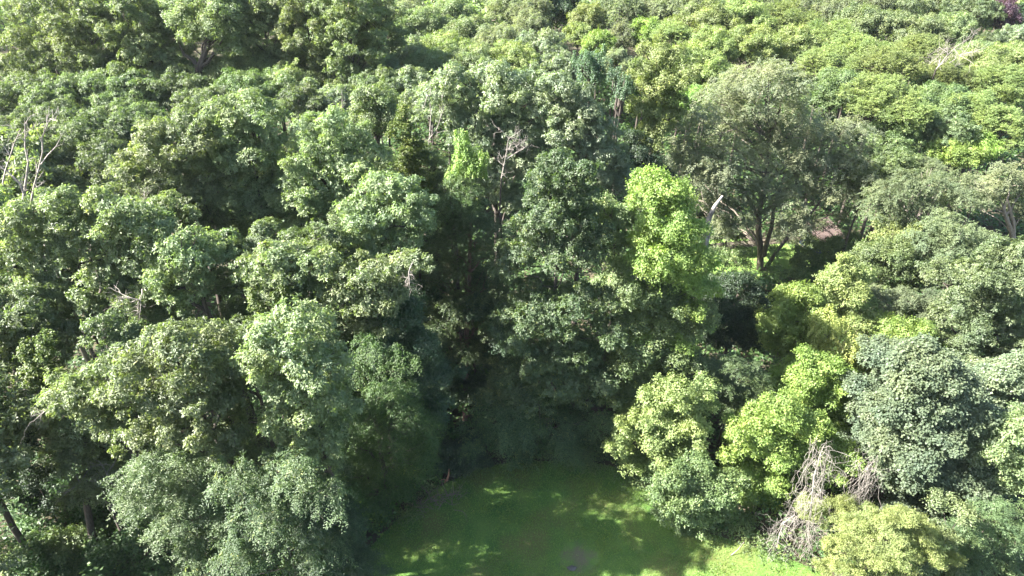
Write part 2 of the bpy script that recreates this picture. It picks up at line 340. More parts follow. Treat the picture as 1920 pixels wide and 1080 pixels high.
# undergrowth: shrubs, vines and saplings that cover the forest floor as one mass
def mound(x, y):
    return np.clip(.45+.55*np.sin(x*.9+1.3*np.sin(y*.5))*np.cos(y*.8+x*.25)+.35*np.sin(x*2.3+y*1.7), .05, 2)
ux = rg.uniform(-75, 80, 120000); uy = rg.uniform(9, 105, 120000)
k = (np.abs(ux) < uy*.9+14) & ~inside(ux, uy, [(a*1.0, b) for a, b in LAWN]) & ~inside(ux, uy, CLEAR) & (rg.random(len(ux)) < np.clip(34/uy, .25, 1))
ux, uy = ux[k], uy[k]; uz = mound(ux, uy)*rg.random(len(ux))**.7*np.where((uy > 31) & (uy < 46) & (ux < 8) | (ux < -9), 4.2, 1.6)
tufts('undergrowth', ux, uy, uz, .13+.0042*uy, 'under', 7, per=7, up=.3, wr=.62)

vx = rg.uniform(-26, -4, 30000); vy = rg.uniform(11, 33, 30000); k = ~inside(vx, vy, LAWN); vx, vy = vx[k], vy[k]
tufts('low_saplings', vx, vy, mound(vx, vy)*rg.random(len(vx))**.7*3.0, np.full(len(vx), .16), 'under', 17, per=7, up=.3, wr=.6)

# ragged leafy edge where the lawn runs under the trees, and weeds in the turf
ex, ey, eh = [], [], []
for i in range(len(LAWN)):
    p, q = np.array(LAWN[i]), np.array(LAWN[(i+1) % len(LAWN)]); n = int(np.linalg.norm(q-p)*150)
    if min(p[1], q[1]) < 17: continue
    t = rg.random(n)[:, None]; m = p+(q-p)*t+rg.normal(size=(n, 2))*.55; w = np.sin(m[:, 0]*2.1)+np.sin(m[:, 1]*2.7+m[:, 0]*.9)
    s = rg.random(n) < .35+.3*w; ex += list(m[s, 0]); ey += list(m[s, 1]); eh += list(rg.random(s.sum())*np.clip(.35+.3*w[s], .05, .9))
ex, ey, eh = map(np.array, (ex, ey, eh)); tufts('edge_weeds', ex, ey, eh, np.full(len(ex), .11), 'green', 18, per=6, up=.4, wr=.55)
cx_, cy_ = rg.uniform(-9, 20, 9000), rg.uniform(17, 29.5, 9000); k = inside(cx_, cy_, LAWN) & (np.sin(cx_*1.3+2)+np.sin(cy_*1.9+cx_*.6)+rg.normal(size=9000)*.5 > .7)
tufts('lawn_weeds', cx_[k], cy_[k], np.full(k.sum(), .03), np.full(k.sum(), .085), 'grass', 19, per=6, up=.35, wr=.6)

# ---------------------------------------------------------------- near trees, one by one
def ptree(name, label, cat, kind, lobes, Y, seed, bx=None, by=None, spread=.35, back=.45, scale=1.0, **kw):
    kw.setdefault('dens', 1.3)
    """lobes as (px, py, r_px) of the photo spread in depth about distance Y; lobes at the back give the crown its other side"""
    rng = np.random.default_rng(seed+1000); xs = [l[0] for l in lobes]; w = max(max(xs)-min(xs), 60)*Y/FOC
    ys = np.array([l[1] for l in lobes], float); W = []
    for l in lobes:
        dy = l[3] if len(l) > 3 else rng.uniform(-1, 1)*w*spread*.5-w*.10
        p = at(l[0], l[1], Y+dy); W.append((*p, px2m(p, l[2])*scale))
    W = np.array(W); cx = np.average(W[:, 0], weights=W[:, 3]) if bx is None else at(bx, 540, Y)[0]; cy = Y+w*.12 if by is None else by
    B = []
    for q in W:
        if rng.random() < back:
            yb = cy+abs(cy-q[1])+rng.uniform(.2, .5)*min(w, 7); B.append((cx+(q[0]-cx)*rng.uniform(.5, 1.0), yb, q[2]-.5*(yb-q[1])+rng.uniform(-.5, .1), q[3]))
    L = np.vstack([W]+([np.array(B)] if B else [])); L[:, 2] = np.maximum(L[:, 2], L[:, 3]*.55)
    return tree(name, label, cat, kind, (cx, cy), L, seed, **kw)
OAKS = 'oaks in the left half of the photo'
ptree('oak_tree', 'pale-tipped oak with tiered bright clumps rising in the left foreground, left of the lawn', 'oak', 'oak',
  [(540,635,62),(500,665,45),(595,690,52),(530,735,55),(480,700,35),(600,765,45),(565,830,50),(520,790,40),(600,835,35),(550,880,35)], 19.6, 1, shoots=3, flat=.95, bx=560, group=OAKS)
ptree('oak_tree', 'broad bright oak in the left foreground between the narrow trunked oak and the tiered oak', 'oak', 'oak',
  [(330,670,60),(270,690,50),(385,695,45),(350,740,60),(290,760,50),(400,770,42),(240,740,40),(340,810,50),(270,820,40),(410,835,40),(300,640,30)], 19.4, 2, shoots=3, flat=.95, bx=345, group=OAKS)
ptree('oak_tree', 'bright oak on the left edge of the foreground, right of the ivy-clad stem', 'oak', 'oak',
  [(130,735,42),(175,715,42),(110,770,40),(190,770,50),(150,800,42),(120,825,25),(215,800,32),(215,730,30),(180,835,30)], 21.3, 3, bx=165, group=OAKS)
ptree('oak_tree', 'narrow oak with sparse clumps and a bare lower trunk near the bottom left corner', 'oak', 'oak',
  [(140,870,28),(160,905,34),(145,935,26),(185,930,26),(195,890,24),(130,855,22)], 21.0, 4, spread=.2, back=.2, group=OAKS,
  stems=[(np.array([at(178, 1030, 21.6)*np.array((1,1,0)), at(172, 1000, 21.6), at(163, 950, 21.5), at(160, 900, 21.4), at(155, 850, 21.3)]), np.array([.20,.17,.15,.10,.04]))], twigs=14)
ptree('oak_tree', 'oak with flat-topped bright crown and yellow-green ivy hanging below it, above the tiered oak', 'oak', 'oak',
  [(520,495,42),(560,488,40),(600,500,36),(490,520,38),(550,525,45),(590,540,34),(520,560,36),(470,505,26),(610,570,30)], 25.5, 5, bx=440, group=OAKS, r0=.33)
ptree('oak_tree', 'oak with a sunlit round crown bulging towards the dark gap left of centre', 'oak', 'oak',
  [(680,530,50),(725,520,34),(650,555,42),(700,575,45),(640,600,38),(735,560,32),(690,620,38),(640,640,30),(760,500,34),(785,490,22),(730,600,26)], 25.5, 6, bx=690, group=OAKS)
ptree('oak_tree', 'oak with two rounded bright clumps right above the bare twigs in the left half', 'oak', 'oak',
  [(350,470,45),(385,480,30),(315,500,38),(350,520,40),(330,555,38),(375,540,28),(300,530,30)], 25.8, 7, bx=415, group=OAKS, r0=.32)
ptree('oak_tree', 'oak with ragged clumps and bare twigs under it, above the broad foreground oak', 'oak', 'oak',
  [(240,410,48),(200,440,45),(285,430,40),(160,470,42),(225,480,50),(270,490,38),(195,530,48),(240,560,46),(180,570,35),(290,460,30),(280,600,40),(230,620,36)], 26.5, 8, group=OAKS, twigs=10)
ptree('oak_tree', 'wide oak at the left edge in front of the tall bare dead tree', 'oak', 'oak',
  [(100,385,42),(60,410,50),(20,430,45),(130,420,40),(90,450,50),(40,480,50),(110,500,45),(10,500,40),(70,540,45),(130,560,40),(160,400,32),(185,380,30)], 27, 9, group=OAKS)
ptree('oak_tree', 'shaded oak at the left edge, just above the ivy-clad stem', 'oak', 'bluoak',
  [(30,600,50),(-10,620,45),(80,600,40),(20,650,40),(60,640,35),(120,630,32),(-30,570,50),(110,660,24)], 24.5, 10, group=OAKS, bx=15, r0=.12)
ptree('oak_tree', 'tall bright oak with many domed clumps in the left half, right of the blue-green oaks', 'oak', 'oak',
  [(290,255,40),(340,240,40),(270,290,40),(315,290,45),(360,280,45),(250,335,42),(300,340,48),(350,335,45),(230,370,32),(390,330,40),(340,385,45),(380,375,40),(290,385,36),(400,410,40),(350,425,34)], 33, 11, group=OAKS)
ptree('oak_tree', 'tall bright oak beside and right of the many-domed oak, tops lit and right side dark', 'oak', 'oak',
  [(420,215,40),(470,210,40),(390,245,38),(440,255,45),(490,245,40),(520,270,34),(420,300,45),(470,300,45),(510,315,38),(440,345,45),(490,360,42),(450,395,42),(500,405,38),(530,345,30),(470,440,38)], 33.5, 12, group=OAKS)
ptree('oak_tree', 'bright oak with separate clumps under the pale drooping small tree, in the upper middle left', 'oak', 'oak',
  [(590,240,34),(630,235,36),(660,265,36),(600,280,42),(640,305,45),(690,300,36),(570,320,38),(610,345,42),(660,350,42),(555,365,36),(600,390,42),(640,400,38),(560,420,38),(600,440,36),(530,385,26)], 32.5, 13, group=OAKS)
ptree('oak_tree', 'rounded sunlit oak left of the green vine column, lit on its top left', 'oak', 'oak',
  [(730,355,45),(770,375,38),(700,380,40),(745,400,45),(690,420,38),(785,410,30),(720,440,36),(660,400,36),(650,450,36),(700,470,38),(760,450,30),(640,490,30)], 29, 14, group=OAKS)
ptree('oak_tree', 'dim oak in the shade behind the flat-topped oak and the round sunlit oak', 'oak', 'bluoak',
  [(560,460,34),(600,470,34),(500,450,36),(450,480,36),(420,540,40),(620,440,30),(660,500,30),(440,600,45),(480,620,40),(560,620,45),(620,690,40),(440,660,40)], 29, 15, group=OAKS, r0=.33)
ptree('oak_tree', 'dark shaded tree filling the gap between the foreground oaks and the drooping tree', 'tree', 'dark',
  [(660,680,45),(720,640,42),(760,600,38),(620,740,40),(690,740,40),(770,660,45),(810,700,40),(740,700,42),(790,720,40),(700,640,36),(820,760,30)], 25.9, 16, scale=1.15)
# ivy and vine columns, hanging vines
ptree('ivy_clad_stem', 'forked stem clad in yellow-green ivy at the left edge', 'ivy-clad tree', 'ivy',
  [(50,655,16),(58,675,17),(64,695,18),(72,715,20),(80,735,18),(84,670,15),(88,650,14),(86,695,15),(90,630,13),(84,755,16)], 22.5, 20, spread=.2, back=.2, sub=3, r0=.14, limbs=False)
ptree('hanging_vine', 'strand of yellow-green vine hanging from the flat-topped oak', 'vine', 'ivy',
  [(528,545,14),(525,560,13),(522,575,12),(520,590,10),(478,545,12),(482,562,12),(490,580,10)], 24.6, 21, spread=.1, back=0, sub=2, limbs=False, habit='drape', r0=.05)
ptree('vine_column', 'dark green vine-wrapped column with a yellow-green tip, left of the brighter vine', 'vine-clad tree', 'ivy',
  [(757,205,11),(758,222,14),(762,240,17),(765,262,22),(768,285,24),(772,308,26),(760,330,28),(775,345,28),(740,235,9),(735,255,10),(790,330,22)], 34, 22, spread=.15, back=.3, sub=3, r0=.14, limbs=False)
ptree('vine_column', 'bright lime vine draped over a stub, in the upper centre above the ash', 'vine-clad tree', 'lime',
  [(866,256,10),(867,268,11),(870,282,16),(880,290,20),(893,288,18),(880,305,20),(862,305,17),(850,320,14),(896,305,12),(845,335,10)], 33.5, 23, spread=.15, back=.3, sub=3, r0=.12, limbs=False, habit='drape')
ptree('hackberry_tree', 'small drooping yellowish tree left of the vine-wrapped column', 'tree', 'pale',
  [(690,175,28),(715,185,26),(680,200,28),(705,212,32),(725,215,24),(690,235,28),(715,240,26),(672,225,18)], 38, 24, sub=5)
ptree('small_tree', 'dull grey-green tapering tree under the lime vine', 'tree', 'walnut',
  [(860,340,20),(850,360,24),(875,365,24),(845,385,28),(870,395,26),(830,410,24),(850,420,26)], 33, 25)
ptree('small_tree', 'thin dull tree in the shade between the vine column and the dead stub', 'tree', 'walnut',
  [(800,290,22),(815,310,24),(800,335,26),(825,345,20),(790,360,24),(810,380,26)], 35, 26)
ptree('slender_tree', 'slender shaded tree with a visible brown trunk in the dark gap at the centre', 'tree', 'walnut',
  [(880,440,36),(840,460,36),(920,440,30),(915,480,34),(860,500,34),(830,530,36),(910,540,36),(860,570,34),(830,610,38),(910,600,34),(860,650,34),(900,660,30),(830,700,30)], 33, 27,
  stems=[(np.array([atz(872, 800, 0), at(873, 720, 33.2), at(875, 620, 33), at(880, 520, 33), at(882, 440, 33), at(884, 400, 33)]), np.array([.19,.17,.15,.12,.09,.03]))], bark=BARK_RED, twigs=12, dens=1.0, scale=1.2)
ptree('ash_tree', 'tall dark ash with yellow-tipped top standing at the centre of the forest edge', 'ash', 'ash',
  [(1045,315,34),(1075,335,34),(1015,340,30),(1100,325,24),(1045,365,44),(1090,375,38),(1005,380,32),(1040,420,46),(1090,430,42),(995,430,34),(1010,470,42),(1060,480,46),(1105,490,36),(965,485,36),(950,510,28),(1125,455,26)], 29.5, 28, r0=.2, flat=1.05)
ptree('ash_tree', 'dark ash with layered sprays below the tall centre ash, above the lawn', 'ash', 'ash',
  [(1000,560,36),(940,600,30),(1150,640,26),(1120,720,34),(1080,585,40),(1120,570,36),(1040,600,42),(1000,610,38),(1130,610,28),(970,640,34),(1060,650,44),(1100,680,40),(1010,680,42),(960,700,36),(1040,730,48),(980,750,42),(1090,750,40),(930,730,34)], 28.8, 29, r0=.18, flat=1.05)
ptree('ash_tree', 'dark drooping tree reaching down to the back edge of the lawn', 'ash', 'ash',
  [(930,780,40),(980,800,44),(1040,800,48),(1000,850,36),(975,870,26),(1090,820,42),(900,820,36),(950,840,34),(1060,850,36),(1130,800,32),(1110,860,24)], 28.2, 30, habit='frond', r0=.12)
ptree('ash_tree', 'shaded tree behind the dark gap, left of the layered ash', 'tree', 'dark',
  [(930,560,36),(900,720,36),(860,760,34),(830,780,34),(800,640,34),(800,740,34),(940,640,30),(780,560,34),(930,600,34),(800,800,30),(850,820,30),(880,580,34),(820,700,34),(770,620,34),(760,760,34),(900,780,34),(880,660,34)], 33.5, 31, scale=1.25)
ptree('box_elder', 'bright lime-leaved tree glowing right of the centre ash', 'tree', 'lime',
  [(1225,345,28),(1260,360,30),(1245,385,34),(1210,375,24),(1275,400,32),(1230,425,32),(1265,440,38),(1300,440,28),(1215,460,30),(1245,480,38),(1290,480,36),(1315,500,26),(1230,515,32),(1275,525,40),(1310,540,30),(1195,500,22),(1300,585,26),(1240,600,26),(1205,640,24),(1312,612,20),(1275,645,24),(1180,600,20)], 29.3, 32, r0=.17, scale=1.15)
ptree('box_elder', 'green tree with lit right rim below the bright lime-leaved tree', 'tree', 'green',
  [(1200,560,34),(1250,570,38),(1300,585,32),(1190,610,38),(1240,620,40),(1285,625,36),(1320,600,20),(1200,660,38),(1250,670,38),(1170,690,32),(1290,680,30),(1210,710,36),(1160,740,30),(1250,730,34),(1180,560,30)], 29, 33, r0=.16, scale=1.15)
ptree('box_elder', 'yellow-green tree with a lit narrow crown just behind the lime-leaved tree', 'tree', 'pale',
  [(1160,420,30),(1150,460,34),(1170,500,34),(1180,400,26),(1150,540,36),(1130,390,26),(1160,580,32)], 31.5, 34)
ptree('small_tree', 'olive-lit bushy tree at the back right corner of the lawn', 'tree', 'yellow',
  [(1270,740,36),(1230,755,34),(1310,760,30),(1200,785,36),(1255,790,38),(1300,800,34),(1170,820,32),(1220,830,38),(1270,840,34),(1160,845,24),(1190,870,30),(1240,875,28),(1320,730,22)], 26, 35, r0=.09, shoots=4)
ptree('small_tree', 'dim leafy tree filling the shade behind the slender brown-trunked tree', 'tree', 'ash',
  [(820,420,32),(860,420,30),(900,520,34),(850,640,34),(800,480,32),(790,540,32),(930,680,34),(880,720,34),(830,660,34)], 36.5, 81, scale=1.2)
ptree('shrub', 'rounded green shrub at the right edge of the shaded lawn', 'shrub', 'green',
  [(1265,895,32),(1310,880,32),(1235,925,26),(1280,930,36),(1330,920,34),(1250,960,26),(1300,970,34),(1350,960,32),(1380,1000,26),(1330,1005,22),(1280,990,18),(1365,900,26)], 23.2, 36, r0=.06, shoots=3)
ptree('small_tree', 'bright lime-green leafy tree left of the tangled dead vines', 'tree', 'lime',
  [(1470,775,38),(1420,800,36),(1510,800,40),(1390,840,36),(1450,840,45),(1500,860,42),(1560,840,38),(1400,890,38),(1450,910,40),(1590,860,28),(1540,890,34),(1410,940,32),(1380,800,24),(1440,960,30)], 24.8, 37, r0=.09, shoots=4)
ptree('small_tree', 'lime-green tree behind the tangled dead vines, left of the blue-green maple', 'tree', 'lime',
  [(1540,690,34),(1500,710,34),(1580,720,30),(1540,740,40),(1490,750,34),(1590,765,36),(1560,790,34),(1510,670,24)], 28, 38, r0=.09)
ptree('small_tree', 'vine-hung tree with tan and yellowish leaves in the middle of the right side', 'tree', 'chart',
  [(1545,620,34),(1585,650,38),(1550,670,36),(1610,690,32),(1580,710,30),(1620,735,24),(1470,715,22),(1440,740,18)], 30.5, 39, habit='drape', dens=1.0)
ptree('small_tree', 'pointed yellow-green tree standing highest in the right middle', 'tree', 'yellow',
  [(1582,490,17),(1585,512,24),(1610,530,30),(1565,535,32),(1595,560,38),(1550,570,34),(1625,575,28),(1590,600,38),(1620,615,30),(1555,605,30)], 33, 40)
ptree('small_tree', 'bright yellow-green leafy tree left of the pointed tree', 'tree', 'lime',
  [(1505,555,30),(1470,580,30),(1515,590,34),(1450,605,24),(1480,620,34),(1520,630,32),(1460,655,30),(1500,665,28),(1440,640,16)], 32.5, 41)
ptree('small_tree', 'vivid green leafy tree directly above the blue-green maple', 'tree', 'lime',
  [(1690,630,32),(1650,645,30),(1725,625,28),(1670,670,34),(1710,660,30),(1640,685,28),(1660,700,26),(1740,650,22)], 30.5, 42)
ptree('shrub', 'dark blue-green bushy tree between the lime-leaved tree and the elm clearing', 'shrub', 'dark',
  [(1385,535,28),(1350,560,28),(1410,555,26),(1380,590,36),(1340,600,28),(1415,595,28),(1370,635,34),(1410,640,28),(1340,640,24),(1435,570,18)], 35, 43)
ptree('small_tree', 'grey-green feathery tree in front of the dark bushy tree', 'tree', 'walnut',
  [(1380,690,30),(1350,720,30),(1410,715,28),(1380,745,34),(1340,760,26),(1420,750,22),(1380,785,28),(1330,690,20)], 28.5, 44, r0=.08)
ptree('maple_tree', 'dense blue-green maple dome filling the lower right', 'maple', 'maple',
  [(1725,680,40),(1765,690,40),(1690,715,40),(1740,725,48),(1790,730,42),(1670,765,40),(1715,780,50),(1770,785,50),(1820,770,40),(1665,830,34),(1705,840,50),(1760,850,52),(1815,840,48),(1690,900,42),(1740,915,50),(1795,910,50),(1845,900,40),(1690,955,34),(1750,975,40),(1700,750,54),(1750,760,58),(1720,820,60),(1790,820,56),(1740,880,60),(1800,880,56),(1840,800,44),(1700,870,54),(1780,950,48),(1720,695,44)], 24, 45, spread=.12, r0=.22, sub=7)
ptree('maple_tree', 'pale grey-green maple at the right edge beside the blue-green dome', 'maple', 'silver',
  [(1880,715,34),(1915,700,34),(1860,745,34),(1900,755,38),(1930,740,34),(1850,715,22)], 27, 46, habit='shingle')
ptree('small_tree', 'lime-tinted tree at the right edge of the frame beside the maple dome', 'tree', 'pale',
  [(1890,820,34),(1920,800,34),(1860,850,28),(1905,865,38),(1880,900,32),(1925,910,34)], 22.5, 47, r0=.1)
ptree('sumac', 'yellow feathery sumac in the bottom right foreground', 'sumac', 'sumac',
  [(1650,985,30),(1690,975,26),(1610,1005,32),(1665,1015,36),(1715,1000,32),(1580,1035,32),(1630,1045,36),(1685,1045,36),(1735,1035,32),(1600,1075,32),(1660,1080,32),(1560,1060,22),(1650,970,14),(1690,962,12),(1590,1000,14),(1740,1005,16),(1780,1050,18)], 19.5, 48, r0=.05, shoots=5)
ptree('small_tree', 'mixed green small tree at the bottom right corner', 'tree', 'walnut',
  [(1830,985,34),(1870,975,34),(1800,1015,32),(1850,1020,38),(1900,1010,36),(1790,1055,32),(1840,1060,36),(1895,1055,34),(1925,970,30),(1770,1000,22)], 20.5, 49, r0=.08)
ptree('small_tree', 'yellowish green small tree between the sumac and the bottom right corner', 'tree', 'pale',
  [(1760,1010,26),(1740,1060,28),(1785,1075,26),(1720,1075,26),(1800,960,24)], 19.8, 50, r0=.06)
ptree('oak_tree', 'large green oak at the right edge above the maple', 'oak', 'bluoak',
  [(1860,490,36),(1905,480,36),(1830,525,38),(1880,530,42),(1795,560,36),(1845,570,42),(1895,575,40),(1930,540,36),(1770,600,32),(1815,615,40),(1870,620,42),(1915,630,38),(1790,650,34),(1840,665,38),(1890,675,38),(1760,635,24)], 31.5, 51)
ptree('walnut_tree', 'open-crowned grey-green tree with arching bare limbs, right of the rusty-roofed shed', 'tree', 'dullelm',
  [(1660,365,34),(1700,350,34),(1745,345,36),(1785,350,34),(1640,400,34),(1680,405,30),(1760,385,32),(1810,375,32),(1720,390,26)], 42, 52,
  stems=[(np.array([atz(1740, 560, 0), at(1735, 470, 42), at(1722, 440, 42), at(1710, 412, 41.6), at(1690, 392, 41.4), at(1665, 385, 41.2)]), np.array([.2,.18,.15,.12,.10,.05]))], bark=BARK_L)
ptree('walnut_tree', 'rounded grey-olive tree below the open-crowned tree on the right', 'tree', 'dullelm',
  [(1760,430,32),(1800,435,34),(1725,450,30),(1775,470,38),(1820,470,32),(1740,495,32),(1790,510,34),(1845,450,24)], 38.5, 53)
ptree('locust_tree', 'pale-leaved tree with forked bare limbs at the right edge', 'tree', 'greywood',
  [(1890,330,34),(1920,350,34),(1860,345,30),(1905,375,26),(1850,375,22),(1925,400,24)], 43, 54,
  stems=[(np.array([atz(1905, 560, 0), at(1903, 460, 43), at(1895, 430, 42.6), at(1888, 412, 42.2), at(1880, 385, 42)]), np.array([.22,.2,.16,.13,.07])),
         (np.array([at(1900, 445, 42.8), at(1900, 415, 42.4), at(1893, 392, 42.2), at(1890, 375, 42)]), np.array([.14,.12,.1,.05]))], bark=BARK_L)
ptree('small_tree', 'green bushy tree between the shed and the pointed yellow-green tree', 'tree', 'green',
  [(1640,470,28),(1680,480,30),(1625,500,24),(1665,515,30),(1700,510,28),(1640,540,24),(1690,545,28),(1720,535,24)], 38, 55)
ptree('small_tree', 'yellow-green tree tucked under the open-crowned grey-green tree', 'tree', 'yellow',
  [(1660,430,24),(1690,440,26),(1720,425,18),(1650,450,20)], 40.5, 56)
ptree('small_tree', 'grey-green tree behind the vivid green tree on the right', 'tree', 'dullelm',
  [(1660,570,26),(1700,565,30),(1670,600,26),(1720,590,28),(1745,560,24),(1640,550,20)], 34, 57)
ptree('walnut_tree', 'feathery pale tree with spreading fronds at the lower left, below the broad oak', 'tree', 'walnut',
  [(245,905,34),(285,880,32),(320,920,40),(300,960,34),(370,930,38),(250,960,30),(350,975,38),(400,965,34),(310,1005,30),(370,1010,36),(420,1000,28),(330,870,28),(350,900,34),(270,930,34),(400,920,34)], 18.4, 58, r0=.12, shoots=4, flat=1.0, habit='frond')
ptree('small_tree', 'shaded drooping tree between the feathery pale tree and the shaded lawn', 'tree', 'ash',
  [(430,900,40),(480,930,42),(520,970,44),(460,990,40),(560,930,36),(500,1030,40),(570,1000,42),(440,1050,36),(620,1030,34),(380,1065,34),(560,1060,38),(560,880,36),(610,940,40),(520,890,36)], 17.8, 59, r0=.12, shoots=4, flat=1.1, habit='droop')
ptree('elm_tree', 'fresh green drooping tree overhanging the left side of the lawn', 'tree', 'fresh',
  [(690,700,34),(730,740,40),(690,770,40),(770,780,36),(800,800,28),(650,790,34),(730,810,44),(670,840,42),(780,840,34),(730,870,42),(650,890,42),(790,870,24),(700,920,42),(640,940,42),(750,910,30),(670,970,36),(700,960,26),(700,655,36),(660,700,36),(745,695,34)], 24, 60, r0=.16, shoots=3, flat=1.1)
ptree('shrub', 'lime-leaved sapling in the bottom left foreground shade', 'sapling', 'lime',
  [(575,1005,20),(560,1030,24),(590,1025,18),(545,1055,18),(595,1045,12)], 19.3, 61, spread=.2, back=.2, r0=.03, sub=3)
ptree('small_tree', 'dark fine-leaved tree at the bottom edge beside the lawn', 'tree', 'dark',
  [(640,1020,34),(610,1060,36),(670,1055,30),(700,1070,20),(650,990,26),(600,980,36)], 18.0, 62, habit='frond', r0=.08)
ptree('shrub', 'dark bush at the back left corner of the lawn, behind the broken branch', 'shrub', 'dark',
  [(850,850,28),(880,870,26),(850,890,24),(890,835,26),(830,870,20),(860,910,18),(900,870,18)], 27, 63, r0=.05)
ptree('shrub', 'bright green low shrub in the bottom left corner', 'shrub', 'green',
  [(60,1035,30),(100,1050,30),(30,1060,28),(80,1070,30),(130,1070,26)], 20.3, 64, r0=.03)
ptree('shrub', 'dull shrub in deep shade at the left edge, below the ivy-clad stem', 'shrub', 'dark',
  [(30,860,34),(70,900,30),(10,920,34),(60,950,30),(20,800,30),(60,830,26),(95,950,20)], 23, 65, r0=.04)
ptree('shrub', 'sunlit strip of pale shrub under the feathery tree at the bottom edge', 'shrub', 'pale',
  [(340,1075,24),(390,1080,22),(430,1075,20)], 19.0, 66, r0=.03)
# the great elm behind the clearing
S = [(np.array([atz(1425, 505, 0), at(1426, 470, 48.7), at(1422, 430, 48.6), at(1424, 395, 48.5), at(1436, 340, 48.3), at(1440, 270, 48), at(1442, 180, 48)]), np.array([.30,.26,.23,.20,.17,.12,.05])),
     (np.array([at(1432, 480, 48.5), at(1438, 455, 48.2), at(1447, 425, 47.6), at(1450, 395, 47.4), at(1470, 330, 47)]), np.array([.20,.18,.16,.13,.06])),
     (np.array([atz(1434, 506, 0), at(1452, 478, 48.6), at(1480, 440, 48.6), at(1520, 400, 48.6), at(1560, 350, 49)]), np.array([.19,.16,.14,.11,.05])),
     (np.array([at(1424, 410, 48.5), at(1395, 360, 48), at(1360, 320, 48), at(1330, 290, 48)]), np.array([.18,.14,.10,.05]))]
ptree('elm_tree', 'great grey-green elm with several trunks rising from the small clearing on the right', 'elm', 'elm',
  [(1430,150,42),(1385,165,40),(1470,160,38),(1345,195,38),(1410,205,48),(1465,205,42),(1310,235,38),(1370,245,46),(1440,255,46),(1500,235,38),(1285,280,34),(1335,295,44),(1400,310,46),(1465,305,44),(1520,280,42),(1560,255,36),(1595,265,34),
   (1280,325,30),(1320,345,38),(1370,360,40),(1435,365,36),(1495,350,42),(1545,330,44),(1590,315,40),(1400,395,26),(1480,385,32),(1530,365,26),(1578,355,24),(1340,390,30),(1610,290,26),(1490,420,22),(1395,425,20),(1355,425,22),(1470,435,18),(1515,420,20),(1270,300,26),(1620,320,24)], 47.8, 70,
  stems=S, back=.2, spread=.35, bark=BARK_M, minpx=1.7, dens=1.1, by=50.5, scale=1.22)
ptree('oak_tree', 'silvery wide-topped oak spreading across the upper centre', 'oak', 'silver',
  [(850,150,34),(900,145,36),(950,150,36),(1000,160,36),(830,180,34),(880,185,40),(935,190,42),(990,195,42),(860,225,36),(915,235,40),(970,240,42),(830,215,28),(1020,215,34),(900,275,36),(950,285,38),(860,265,30),(1000,280,36),(930,330,34),(980,320,34),(900,360,34),(960,380,36)], 40.5, 71, r0=.26, twigs=10)
ptree('oak_tree', 'silvery oak joined to the right of the wide-topped one, its right side lit', 'oak', 'silver',
  [(1045,170,34),(1085,190,34),(1050,210,38),(1110,220,34),(1080,245,40),(1130,250,30),(1050,260,38),(1100,285,38),(1145,285,28),(1160,310,24),(1060,310,36),(1120,325,36),(1180,320,20),(1150,350,28)], 39, 72, r0=.22, twigs=8)
ptree('shrub', 'dark vine-draped tree with hanging streamers at the upper centre right', 'vine-clad tree', 'drape',
  [(1095,105,16),(1120,105,16),(1105,120,18),(1128,122,14),(1090,122,14),(1110,136,14),(1128,138,10)], 46, 73, back=.3, sub=4, dens=1.2)
ptree('shrub', 'smaller vine-draped dark clump right of and below the streamer-hung tree', 'vine-clad tree', 'drape',
  [(1155,145,13),(1172,150,12),(1163,160,13),(1178,163,9),(1165,172,9)], 43, 74, back=.3, sub=4)
ptree('small_tree', 'tall yellow-green tree with stacked clumps, left of the great elm', 'tree', 'yellow',
  [(1230,105,28),(1265,115,28),(1205,130,26),(1245,145,34),(1285,140,26),(1215,170,30),(1255,185,32),(1200,205,26),(1235,215,30),(1270,215,22),(1215,240,24),(1245,250,24),(1230,275,18)], 44, 75)
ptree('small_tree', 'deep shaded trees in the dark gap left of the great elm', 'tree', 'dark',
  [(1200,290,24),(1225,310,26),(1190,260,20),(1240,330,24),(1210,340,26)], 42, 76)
ptree('shrub', 'green bushes crowding the front of the rusty-roofed shed', 'shrub', 'green',
  [(1520,482,20),(1545,470,18),(1570,462,20),(1500,500,20),(1540,500,22),(1585,480,22),(1600,455,20),(1490,475,14),(1575,500,24)], 47.5, 77, r0=.04, shoots=0)
ptree('shrub', 'green thicket at the foot of the elm trunks', 'shrub', 'green',
  [(1380,480,14),(1400,500,16),(1370,505,16),(1450,505,16),(1475,515,18),(1500,520,18),(1350,490,12),(1395,475,14),(1455,470,13),(1500,475,14),(1340,475,13)], 46.5, 78, r0=.04, dens=.7, shoots=0)
ptree('small_tree', 'dark-trunked leafy tree in the shade left of the elm trunks', 'tree', 'dullelm',
  [(1350,420,22),(1380,425,22),(1330,440,18),(1400,420,18),(1365,445,18),(1390,450,14)], 52, 79, r0=.1)
ptree('small_tree', 'shaded foliage tree right of the elm trunks, beside the shed roof', 'tree', 'dullelm',
  [(1480,420,20),(1460,440,16),(1500,440,16),(1490,460,16),(1580,420,22),(1600,400,22),(1590,440,18)], 50.5, 80, r0=.1, shoots=0)

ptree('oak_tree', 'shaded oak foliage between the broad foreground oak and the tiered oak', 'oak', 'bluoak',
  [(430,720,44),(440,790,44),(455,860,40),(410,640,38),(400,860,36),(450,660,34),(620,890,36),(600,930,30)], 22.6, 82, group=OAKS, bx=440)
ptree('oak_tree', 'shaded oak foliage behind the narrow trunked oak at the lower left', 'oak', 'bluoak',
  [(240,840,40),(290,860,36),(220,660,36),(70,740,36),(90,800,34),(200,620,34),(250,640,34),(110,850,30),(220,900,30)], 23.2, 83, group=OAKS)

